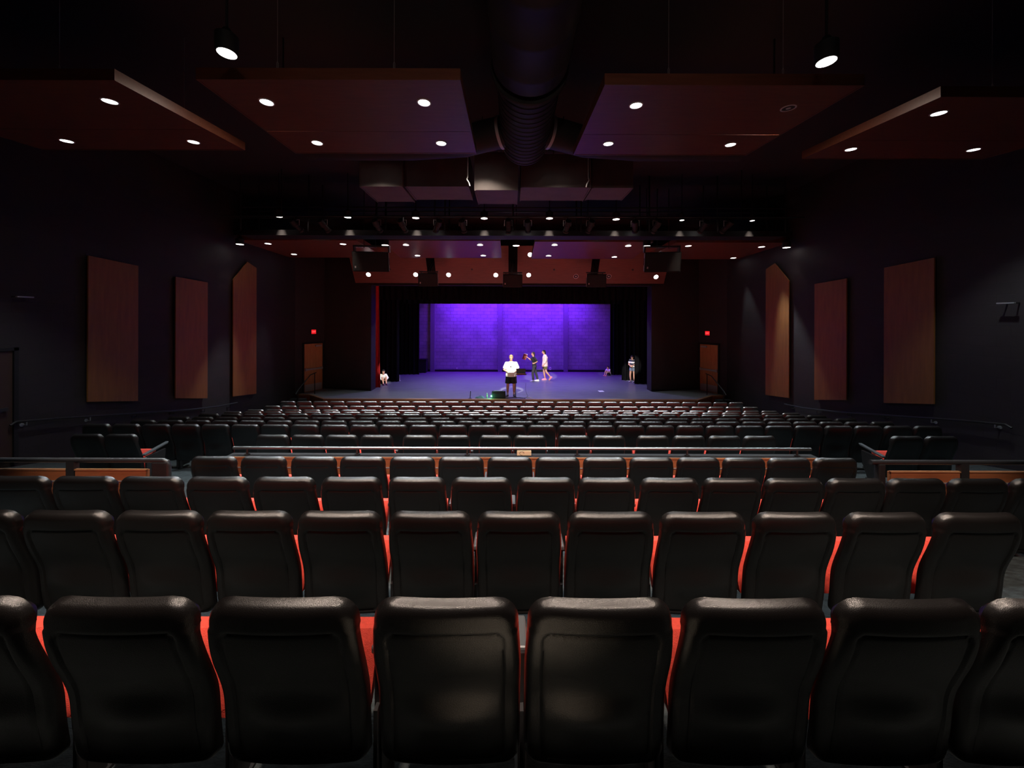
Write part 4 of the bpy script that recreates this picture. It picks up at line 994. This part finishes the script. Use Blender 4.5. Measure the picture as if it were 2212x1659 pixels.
def person(label, loc, yaw, J, sp, vox=.009):
    """J: joints in local metres, figure facing local -y; sp: build, clothing"""
    s = sp.get('s', 1.0)
    root = thing('person', label, 'person', loc, yaw)
    V = lambda k: Vector(J[k]) * s
    body = BM()
    W = sp.get('w', 1.0)
    pel, wst, chs, nek, hd = V('pelvis'), V('waist'), V('chest'), V('neck'), V('head')
    def fr(a, b):
        z = (b - a).normalized(); x = Vector(J.get('side', (1, 0, 0))); x = (x - z * x.dot(z)).normalized()
        y = z.cross(x); return Matrix((x, y, z)).transposed()
    mt = fr(pel, nek)
    T = [(pel - (wst - pel).normalized() * .09 * s, .135 * W, .105 * W), (pel, .168 * W, .122 * W), (wst, .148 * W, .108 * W * sp.get('belly', 1)), (chs, .172 * W, .118 * W), (chs + (nek - chs) * .55, .140 * W, .090 * W), (nek, .075, .065)]
    loft(body, [(c, rx * s, ry * s, mt) for c, rx, ry in T])
    rc(body, nek - (nek - chs).normalized() * .03 * s, hd - Vector((0, 0, .05)) * s, .058 * s, .052 * s)
    hm = (Matrix.Rotation(J.get('head_yaw', 0), 3, 'Z') @ Matrix.Rotation(J.get('head_pitch', 0), 3, 'X'))
    hp = lambda x, y, z: hd + hm @ (Vector((x, y, z)) * s)
    hs = sp.get('hs', 1.0) * s
    ball(body, hp(0, .012, .035), (.074 * hs, .092 * hs, .095 * hs), hm, 18)
    ball(body, hp(0, -.022, -.032), (.057 * hs, .062 * hs, .075 * hs), hm, 16)
    rc(body, hp(0, -.084, .022), hp(0, -.100, -.012), .010 * s, .015 * s, 8)
    rc(body, hp(-.02, -.074, .038), hp(.02, -.074, .038), .014 * s, .014 * s, 8)
    for q in (-1, 1): ball(body, hp(q * .076, .015, .005), (.013 * s, .022 * s, .032 * s), hm, 8)
    for q in ('L', 'R'):
        sh, el, wr, hp_, kn, an = (V(k + q) for k in ('sh', 'el', 'wr', 'hip', 'kn', 'an'))
        rc(body, sh, el, .052 * s * sp.get('limb', 1), .040 * s * sp.get('limb', 1)); rc(body, el, wr, .041 * s * sp.get('limb', 1), .027 * s)
        rc(body, (chs + nek) / 2, sh, .07 * s, .055 * s * sp.get('limb', 1))
        hand(body, wr, J.get('hd' + q, wr - el), J.get('pn' + q, (0, 1, 0)), s, J.get('curl' + q, .5), 1 if q == 'R' else -1)
        rc(body, hp_, kn, .086 * s * sp.get('limb', 1), .057 * s * sp.get('limb', 1)); rc(body, kn, kn + (an - kn) * .35, .056 * s * sp.get('limb', 1), .058 * s * sp.get('limb', 1)); rc(body, kn + (an - kn) * .35, an, .056 * s * sp.get('limb', 1), .036 * s)
        ft = Vector(J.get('ft' + q, (0, -1, 0))).normalized()
        rc(body, an + Vector((0, 0, -.02)) * s, an + ft * .13 * s + Vector((0, 0, -.055)) * s, .036 * s, .026 * s)
    remesh('body', body, sp.get('skin', 'skin'), root, vox)
    for q in (-1, 1):
        bm = BM(); ball(bm, hp(q * .031, -.078, .022), (.012 * s, .008 * s, .007 * s), hm, 10); obj('eye', bm, 'eye', root, smooth=True)
        bm = BM(); rc(bm, hp(q * .017, -.086, .041), hp(q * .047, -.076, .043), .005 * s, .004 * s, 6); obj('eyebrow', bm, sp.get('hairm', 'hair_b'), root, smooth=True)
    bm = BM(); ball(bm, hp(0, -.083, -.050), (.022 * s, .007 * s, .007 * s), hm, 10); obj('mouth', bm, 'lip', root, smooth=True)
    # hair
    bm = BM()
    n, mlat = 22, 12
    grid = []
    for j in range(mlat + 1):
        th = PI * .62 * j / mlat; row = []
        for i in range(n):
            ph = 2 * PI * i / n
            fy = math.sin(ph)
            lim = PI * (.36 if fy < -.35 else .60)
            a = min(th, lim) if j < mlat else lim
            v = Vector((math.sin(a) * math.cos(ph) * .083, .016 + math.sin(a) * math.sin(ph) * .101, .035 + math.cos(a) * .106))
            row.append(v)
        grid.append(row)
    vs = [[bm.verts.new(hp(*v) if sp.get('hs', 1) == 1 else hd + hm @ (v * hs)) for v in row] for row in grid]
    for a, b in zip(vs, vs[1:]):
        for i in range(n):
            try: bm.faces.new((a[i], a[(i + 1) % n], b[(i + 1) % n], b[i]))
            except ValueError: pass
    bmesh.ops.remove_doubles(bm, verts=bm.verts[:], dist=.0008)
    ho = obj('hair', bm, sp.get('hairm', 'hair_b'), root, smooth=True)
    sd = ho.modifiers.new('thick', 'SOLIDIFY'); sd.thickness = .014; sd.offset = -1
    if sp.get('long'):
        bm = BM(); L = sp['long']
        loft(bm, [(hp(0, .045, .08), .080 * s, .060 * s), (hp(0, .070, -.02), .088 * s, .055 * s), (hp(0, .075, -.02 - L * .5), .078 * s, .036 * s), (hp(0, .07, -.02 - L), .05 * s, .022 * s)], 16)
        remesh('back_hair', bm, sp.get('hairm', 'hair_b'), root, .012)
    # top
    bm = BM(); e = sp.get('loose', .016)
    hem = J.get('hem', .0)
    low = pel + (pel - wst).normalized() * hem * s
    loft(bm, [(low, (.178 * W + e * 1.3) * s, (.130 * W + e * 1.3) * s, mt), (pel + (wst - pel) * .3, (.170 * W + e) * s, (.124 * W + e) * s, mt), (wst, (.155 * W + e) * s, (.112 * W * sp.get('belly', 1) + e) * s, mt), (chs, (.176 * W + e) * s, (.122 * W + e) * s, mt), (chs + (nek - chs) * .50, (.146 * W + e * .6) * s, (.094 * W + e * .5) * s, mt), (nek - (nek - chs) * .06, .078 * s, .072 * s, mt)])
    for q in ('L', 'R'):
        sh, el, wr = V('sh' + q), V('el' + q), V('wr' + q)
        rc(bm, (chs + nek) / 2, sh, .075 * s, (.062 * sp.get('limb', 1) + e * .4) * s)
        L = sp.get('sleeve', .6)
        if L <= 1:
            en = sh + (el - sh) * L; tube(bm, [sh, en], [(.060 * sp.get('limb', 1) + e * .5) * s, (.054 * sp.get('limb', 1) + e * 1.2) * s], 16); ball(bm, sh, (.060 * sp.get('limb', 1) + e * .5) * s)
        else:
            en = el + (wr - el) * (L - 1); rc(bm, sh, el, (.058 + e * .5) * s, (.050 + e * .6) * s); tube(bm, [el, en], [(.050 + e * .6) * s, (.040 + e * .6) * s], 16)
    remesh('top', bm, sp['top'], root, vox * 1.15)
    # shorts or trousers
    bm = BM(); e = sp.get('legloose', .014)
    loft(bm, [(pel + (pel - wst).normalized() * .10 * s, (.150 * W + e) * s, (.112 * W + e) * s, mt), (pel, (.172 * W + e * .8) * s, (.125 * W + e * .8) * s, mt), (pel + (wst - pel) * .55, (.157 * W + .008) * s, (.114 * W + .008) * s, mt)])
    for q in ('L', 'R'):
        hp_, kn, an = V('hip' + q), V('kn' + q), V('an' + q); L = sp.get('legs', .8); lm = sp.get('limb', 1)
        ball(bm, hp_, (.088 * lm + e) * s)
        if L <= 1:
            en = hp_ + (kn - hp_) * L; tube(bm, [hp_, en], [(.088 * lm + e) * s, (.074 * lm + e * 1.6) * s], 18)
        else:
            rc(bm, hp_, kn, (.088 * lm + e) * s, (.062 * lm + e) * s); en = kn + (an - kn) * (L - 1); tube(bm, [kn, en], [(.062 * lm + e) * s, (.050 + e) * s], 16)
    remesh('trousers' if sp.get('legs', .8) > 1 else 'shorts', bm, sp['bottom'], root, vox * 1.15)
    for q in ('L', 'R'):
        an = V('an' + q); ft = Vector(J.get('ft' + q, (0, -1, 0))).normalized()
        bm = BM(); dn = Vector((0, 0, -1)); up = ft.cross(dn.cross(ft)).normalized()
        # sole plane follows the foot direction
        sd_ = ft.cross(Vector((0, 0, 1))).normalized(); nn = sd_.cross(ft).normalized()
        bs = an - nn * .082 * s
        m3 = Matrix((sd_, ft, nn)).transposed()
        loft(bm, [(bs + ft * .055 * s, .046 * s, .142 * s, m3), (bs + ft * .055 * s + nn * .022 * s, .048 * s, .143 * s, m3), (bs + ft * .045 * s + nn * .055 * s, .043 * s, .120 * s, m3), (bs + ft * .005 * s + nn * .085 * s, .041 * s, .062 * s, m3)], 18)
        so = obj('shoe', bm, sp['shoe'], root, smooth=True)
        bm = BM(); loft(bm, [(bs + ft * .055 * s - nn * .004 * s, .049 * s, .146 * s, m3), (bs + ft * .055 * s + nn * .018 * s, .0495 * s, .146 * s, m3)], 18)
        obj('sole', bm, sp.get('sole', 'shoe_white'), so)
        if sp.get('sock'):
            bm = BM(); kn = V('kn' + q); rc(bm, an - nn * .01 * s, an + (kn - an) * .22, .044 * s, .045 * s); obj('sock', bm, sp['sock'], root, smooth=True)
    return root, V, hp
# conductor: faces the hall, head bowed, hands together before the belly
Jm = dict(pelvis=(0, 0, .95), waist=(0, -.01, 1.10), chest=(0, 0, 1.31), neck=(0, -.005, 1.49), head=(0, -.035, 1.62), head_pitch=.22,
          shL=(.195, 0, 1.395), elL=(.30, .03, 1.13), wrL=(.12, -.20, 1.06), shR=(-.195, 0, 1.395), elR=(-.30, .03, 1.13), wrR=(-.12, -.20, 1.05),
          hdL=(-1, -.25, -.05), hdR=(1, -.25, -.05), pnL=(0, 1, .3), pnR=(0, 1, .3), curlL=.7, curlR=.7,
          hipL=(.105, 0, .90), knL=(.125, -.015, .50), anL=(.125, .01, .085), hipR=(-.105, 0, .90), knR=(-.14, -.015, .50), anR=(-.15, .01, .085), ftL=(.25, -1, 0), ftR=(-.35, -1, 0), hem=.10)
man, V, hp = person('man in white T-shirt and black shorts standing at the music stand', MAN, 0, Jm, dict(w=1.22, limb=1.08, hs=1.06, belly=1.25, hairm='hair_g', top='c_white', bottom='c_black', shoe='shoe_black', sole='white', sock='c_white', loose=.020, legloose=.026, sleeve=.80, legs=.86))
bm = BM(); ball(bm, (-.02, -.205, 1.285), (.022, .012, .028), None, 12); obj('shirt_logo', bm, 'black', man, smooth=True)
t = thing('folded_papers', 'small white sheaf of papers held by the man in white', 'papers', (MAN.x, MAN.y - .28, STAGE_Z + 1.04))
bm = BM(); hexa(bm, [(-.15, -.06, 0), (.13, -.06, .01), (.13, .04, .03), (-.15, .04, .02)], [(-.15, -.06, .006), (.13, -.06, .016), (.13, .04, .036), (-.15, .04, .026)]); obj('sheet', bm, 'paper', t)
# woman in black, walking to the left with a raised book
WB = P(1153, 824, 19.2); WB.z = STAGE_Z
Jb = dict(side=(1, 0, 0), pelvis=(0, .03, .93), waist=(0, .015, 1.08), chest=(0, 0, 1.28), neck=(0, -.02, 1.46), head=(0, -.05, 1.585), head_pitch=.03,
          shL=(.17, .01, 1.40), elL=(.20, .17, 1.17), wrL=(.16, .02, 1.06), shR=(-.17, 0, 1.40), elR=(-.20, -.17, 1.22), wrR=(-.17, -.36, 1.37),
          hdR=(0, -.8, .5), pnR=(1, 0, .2), curlR=1.0, hdL=(-.4, -.8, -.1), pnL=(-1, 0, 0), curlL=.8,
          hipL=(.09, .03, .89), knL=(.09, -.07, .49), anL=(.09, -.03, .085), hipR=(-.09, .03, .89), knR=(-.09, .12, .50), anR=(-.09, .24, .09), ftL=(0, -1, 0), ftR=(0, -1, -.0), hem=.12)
wb, Vb, _ = person('woman in black clothes and white shoes walking with a raised red book', WB, -PI / 2, Jb, dict(s=.905, w=.92, top='c_black', bottom='c_black2', shoe='shoe_white', loose=.014, legloose=.012, sleeve=.9, legs=1.92, long=.13))
R3 = Matrix.Rotation(-PI / 2, 3, 'Z')
bk = WB + R3 @ (Vector((-.17, -.52, 1.41)) * .905)
t = thing('open_book', 'red book with white page edges held up by the woman in black', 'book', bk, 0)
mtb = Matrix.Rotation(.35, 3, 'Y')
def rb(bm): bmesh.ops.transform(bm, matrix=mtb.to_4x4(), verts=bm.verts[:])
bm = BM(); box(bm, -.095, .095, -.035, -.027, -.15, .14); box(bm, -.095, .095, .027, .035, -.15, .14); box(bm, -.10, -.094, -.035, .035, -.15, .14); rb(bm); obj('cover', bm, 'book', t)
bm = BM(); box(bm, -.09, .10, -.026, .026, -.14, .175); rb(bm); obj('page_block', bm, 'paper', t)
bm = BM(); ball(bm, (0, -.037, 0), (.045, .004, .05), None, 14); rb(bm); obj('emblem', bm, 'gold', t)
# woman in pale pink top
WP = P(1177, 821.5, 19.6); WP.z = STAGE_Z
Jp = dict(pelvis=(0, 0, .93), waist=(0, 0, 1.08), chest=(0, .01, 1.28), neck=(0, -.02, 1.46), head=(0, -.07, 1.58), head_pitch=.12,
          shL=(.17, .01, 1.40), elL=(.20, .03, 1.13), wrL=(.19, -.07, .90), shR=(-.17, .01, 1.40), elR=(-.20, .02, 1.12), wrR=(-.19, -.08, .88), pnL=(-1, 0, 0), pnR=(1, 0, 0),
          hipL=(.09, 0, .89), knL=(.09, .06, .50), anL=(.09, .30, .19), hipR=(-.09, 0, .89), knR=(-.09, -.05, .49), anR=(-.09, .02, .085), ftR=(0, -1, 0), ftL=(0, -.6, -.75), hem=.14)
person('woman in long pale pink top, olive shorts and pink shoes walking upstage', WP, -PI / 2, Jp, dict(s=.945, w=1.05, top='c_pink', bottom='c_olive', shoe='shoe_pink', sole='shoe_pink', loose=.030, legloose=.022, sleeve=1.75, legs=.62, long=.12, skin='skin'))
# girl half behind the right curtain
WG = P(1366, 823, 19.0); WG.z = STAGE_Z
Jg = dict(pelvis=(0, 0, .93), waist=(0, -.01, 1.08), chest=(0, 0, 1.28), neck=(0, -.015, 1.46), head=(0, -.05, 1.575), head_pitch=.15, head_yaw=.3,
          shL=(.165, 0, 1.40), elL=(.22, -.02, 1.15), wrL=(.05, -.19, 1.08), shR=(-.165, 0, 1.40), elR=(-.22, -.05, 1.14), wrR=(-.03, -.20, 1.02), hdL=(-1, -.1, 0), hdR=(1, -.1, -.1), pnL=(0, 1, 0), pnR=(0, 1, 0), curlL=.8, curlR=.8,
          hipL=(.09, 0, .89), knL=(.10, .0, .49), anL=(.10, .03, .085), hipR=(-.09, 0, .89), knR=(-.12, -.05, .49), anR=(-.12, .0, .085), ftL=(0, -1, 0), ftR=(-.2, -1, 0), hem=.0)
person('girl in striped top and denim shorts standing by the right side curtain', WG, -.75, Jg, dict(s=.815, w=.9, hs=1.12, top='c_stripe', bottom='c_denim', shoe='shoe_white', loose=.012, legloose=.014, sleeve=.7, legs=.42, long=.10))
# child sitting on the floor at the left curtain
WS = P(828, 829, 18.35); WS.z = STAGE_Z
def sit(lean=0): return dict(pelvis=(0, .16, .115), waist=(0, .14, .27), chest=(0, .06, .46), neck=(0, 0, .61), head=(0, -.04, .73), head_pitch=.2, head_yaw=-.3,
          shL=(.16, .03, .56), elL=(.24, -.12, .38), wrL=(.12, -.30, .30), shR=(-.16, .03, .56), elR=(-.24, -.12, .38), wrR=(-.12, -.30, .30), pnL=(-1, 0, 0), pnR=(1, 0, 0), curlL=.8, curlR=.8,
          hipL=(.09, .12, .11), knL=(.11, -.25, .42), anL=(.09, -.42, .085), hipR=(-.09, .12, .11), knR=(-.11, -.25, .42), anR=(-.09, -.42, .085), hem=.02)
person('small child in white sweater sitting with knees up by the left curtain', WS, .55, sit(), dict(s=.80, w=.95, hs=1.2, top='c_white', bottom='c_black', shoe='shoe_plum', sole='shoe_plum', loose=.02, sleeve=1.8, legs=.55, skin='skin'))
WK = P(1313.5, 809, 21.3); WK.z = STAGE_Z
person('small child in lilac top crouching at the rear right curtain', WK, -.9, sit(), dict(s=.62, w=.95, hs=1.25, top='c_lilac', bottom='c_black', shoe='shoe_pink', sole='shoe_pink', loose=.015, sleeve=.7, legs=.6))

# ------------------------------------------------------------------ things at the front of the stage
b = P(1114, 860, 15.02)
SX = b.x
t = thing('music_stand', 'black music stand beside the man in white', 'music stand', (SX, 14.99, STAGE_Z + .007))
bm = BM(); tube(bm, [(0, 0, .03), (0, 0, 1.0)], .014, 10); obj('pole', bm, 'iron', t, smooth=True)
for d in ((-.36, -.02), (.38, -.03), (.05, .13)):
    bm = BM(); tube(bm, [(0, 0, .06), (d[0], d[1], .025)], .014, 8); ball(bm, (d[0], d[1], .022), .022, None, 8); obj('leg', bm, 'iron', t, smooth=True)
bm = BM(); hexa(bm, [(-.06, -.16, .985), (.44, -.16, .985), (.44, .13, 1.0), (-.06, .13, 1.0)], [(-.06, -.16, 1.0), (.44, -.16, 1.0), (.44, .13, 1.015), (-.06, .13, 1.015)]); obj('tray', bm, 'iron', t, bevel=.004)
t = thing('laptop', 'dark laptop open on the music stand tray', 'laptop', (SX + .20, 14.99, STAGE_Z + 1.023))
bm = BM(); box(bm, -.185, .20, -.12, .12, .0, .018); obj('base', bm, 'white', t, bevel=.004)
bm = BM(); hexa(bm, [(-.18, -.125, .02), (.195, -.125, .02), (.195, -.112, .02), (-.18, -.112, .02)], [(-.18, -.19, .235), (.195, -.19, .235), (.195, -.178, .235), (-.18, -.178, .235)]); obj('lid', bm, 'screen', t)
a = P(1077, 860, 15.02)
t = thing('floor_monitor', 'black floor amplifier with a glowing green light at the stage edge', 'amplifier', (a.x, 15.08, STAGE_Z + .008))
bm = BM(); hexa(bm, [(-.29, -.14, 0), (.29, -.14, 0), (.29, .17, 0), (-.29, .17, 0)], [(-.28, -.04, .275), (.28, -.04, .275), (.28, .13, .275), (-.28, .13, .275)]); obj('cabinet', bm, 'cab', t, bevel=.02)
bm = BM(); hexa(bm, [(-.25, -.128, .06), (.25, -.128, .06), (.25, -.14, .06), (-.25, -.14, .06)], [(-.25, -.07, .21), (.25, -.07, .21), (.25, -.085, .21), (-.25, -.085, .21)]); obj('grille', bm, 'cab', t)
bm = BM(); tube(bm, [(-.2, -.02, .272), (-.19, -.02, .30), (.19, -.02, .30), (.2, -.02, .272)], .012, 8); obj('handle', bm, 'alu', t, smooth=True)
bm = BM(); ball(bm, (-.295, -.10, .10), (.030, .022, .032), None, 14); g = obj('indicator_light', bm, 'green_led', t, smooth=True); g['label'] = 'green indicator light'
l = bpy.data.lights.new('green_glow', 'POINT'); l.energy = 7.0; l.color = (.15, 1, .45); l.shadow_soft_size = .03
lo = bpy.data.objects.new('green_glow', l); COL.objects.link(lo); lo.parent = t; lo.location = (-.33, -.20, .12)
c = P(1052, 859, 15.1)
t = thing('water_bottle', 'small cloudy bottle beside the green-lit amplifier', 'bottle', (c.x, 15.12, STAGE_Z + .007))
bm = BM(); lathe(bm, [(.030, 0), (.033, .01), (.033, .12), (.028, .14), (.014, .165), (.014, .18)], 18); obj('bottle_body', bm, 'water', t, smooth=True)
bm = BM(); lathe(bm, [(.017, .175), (.017, .20)], 14); obj('cap', bm, 'white', t)
c = P(1036, 860, 15.1)
bm = BM()
n = 16; top, bot = [], []
for j in range(n + 1):
    ra, rbb = [], []
    for i in range(n + 1):
        u, v = 2 * i / n - 1, 2 * j / n - 1
        e = max(0, 1 - (u * u) ** 2) * max(0, 1 - (v * v) ** 2)
        h = .012 + e * (.05 + .018 * math.sin(5 * u + 2 * v) + .014 * math.sin(7 * v - 3 * u))
        ra.append(bm.verts.new((c.x + u * .19, 15.14 + v * .12, STAGE_Z + .007 + h))); rbb.append(bm.verts.new((c.x + u * .19, 15.14 + v * .12, STAGE_Z + .007)))
    top.append(ra); bot.append(rbb)
for j in range(n):
    for i in range(n):
        bm.faces.new((top[j][i], top[j][i + 1], top[j + 1][i + 1], top[j + 1][i])); bm.faces.new((bot[j][i], bot[j + 1][i], bot[j + 1][i + 1], bot[j][i + 1]))
for A_, B_ in ((top[0], bot[0]), (top[-1], bot[-1]), ([r[0] for r in top], [r[0] for r in bot]), ([r[-1] for r in top], [r[-1] for r in bot])):
    for k in range(n): bm.faces.new((A_[k], B_[k], B_[k + 1], A_[k + 1]))
single('folded_jacket', bm, 'blue_cloth', 'blue-grey folded cloth lying on the stage edge left of the bottle', 'jacket', smooth=True)
c = P(1015.5, 861, 15.0)
t = thing('short_stand', 'short upright black rod standing alone on the stage edge', 'stand', (c.x, 15.0, STAGE_Z + .007))
bm = BM(); tube(bm, [(0, 0, .01), (.02, 0, .30)], .016, 8); obj('rod', bm, 'iron', t, smooth=True)
bm = BM(); lathe(bm, [(.07, 0), (.065, .012), (.02, .016)], 16); obj('base', bm, 'iron', t)
bm = BM(); e0 = P(1136, 829, 18.7)
pts = [(e0.x, e0.y, STAGE_Z + .006)] + [(PX(px, Y), Y, STAGE_Z + .006) for px, Y in ((1135.5, 17.6), (1136, 16.7), (1138, 16.0), (1141, 15.5), (1137, 15.2), (1128, 15.06))]
tube(bm, pts, .006, 6); single('cable', bm, 'black', 'thin black cable running upstage from the music stand', 'cable')
c = P(1144, 859, 15.15)
bm = BM(); tube(bm, [(c.x - .12, 15.15, STAGE_Z + .012), (c.x - .02, 15.18, STAGE_Z + .012), (c.x + .05, 15.13, STAGE_Z + .012), (c.x + .12, 15.17, STAGE_Z + .012)], .010, 8); single('adapter_lead', bm, 'white', 'pale short lead lying right of the music stand base', 'cable')
c = P(1298.5, 844.5, 16.6)
bm = BM(); hexa(bm, [(c.x - .10, 16.45, STAGE_Z + .0015), (c.x + .12, 16.5, STAGE_Z + .0015), (c.x + .09, 16.75, STAGE_Z + .0015), (c.x - .13, 16.7, STAGE_Z + .0015)], [(c.x - .10, 16.45, STAGE_Z + .004), (c.x + .12, 16.5, STAGE_Z + .006), (c.x + .09, 16.75, STAGE_Z + .004), (c.x - .13, 16.7, STAGE_Z + .008)])
single('paper_sheet', bm, 'paper', 'white sheet of paper lying alone on the stage floor', 'paper')
for px, py, nm in ((1188.5, 796, 'right of the woman in pink'), (987, 794, 'left of the middle pilaster')):
    c = P(px, py, BW)
    t = thing('wall_outlet', 'small white box on the purple back wall %s' % nm, 'outlet', (c.x, BW - .002, c.z - .08), 0, 'white boxes on the back wall')
    k = 1.0 if px > 1100 else .55
    bm = BM(); box(bm, -.055 * k, .055 * k, -.05, 0, 0, .16 * k); obj('cover_plate', bm, 'white', t, bevel=.006)
    bm = BM(); box(bm, -.02 * k, .02 * k, -.056, -.0505, .05 * k, .11 * k); obj('socket', bm, 'black', t)
a, b2 = P(906, 776, 22.3), P(922, 803, 22.3)
t = thing('storage_crate', 'dark box against the back wall at the rear left curtain', 'box', ((a.x + b2.x) / 2, 22.35, STAGE_Z))
wd = b2.x - a.x; ht = a.z - STAGE_Z
bm = BM(); box(bm, -wd / 2, wd / 2, -.22, .22, .04, ht); obj('crate_body', bm, 'cab', t, bevel=.015)
bm = BM(); box(bm, -wd / 2 - .01, wd / 2 + .01, -.23, .23, ht - .06, ht + .02); obj('lid', bm, 'black', t, bevel=.01)
for sx in (-1, 1):
    bm = BM(); box(bm, sx * (wd / 2 - .08) - .03, sx * (wd / 2 - .08) + .03, -.2, .2, 0, .04); obj('foot', bm, 'black', t)
c = P(863, 815, 19.15)
t = thing('white_post_marker', 'short white upright marker at the foot of the front left curtain', 'marker', (PX(863.5, 19.3), 19.3, STAGE_Z))
bm = BM(); box(bm, -.025, .025, -.012, .012, .02, .29); obj('board', bm, 'white', t); bm = BM(); box(bm, -.05, .05, -.05, .05, 0, .02); obj('base', bm, 'white', t)
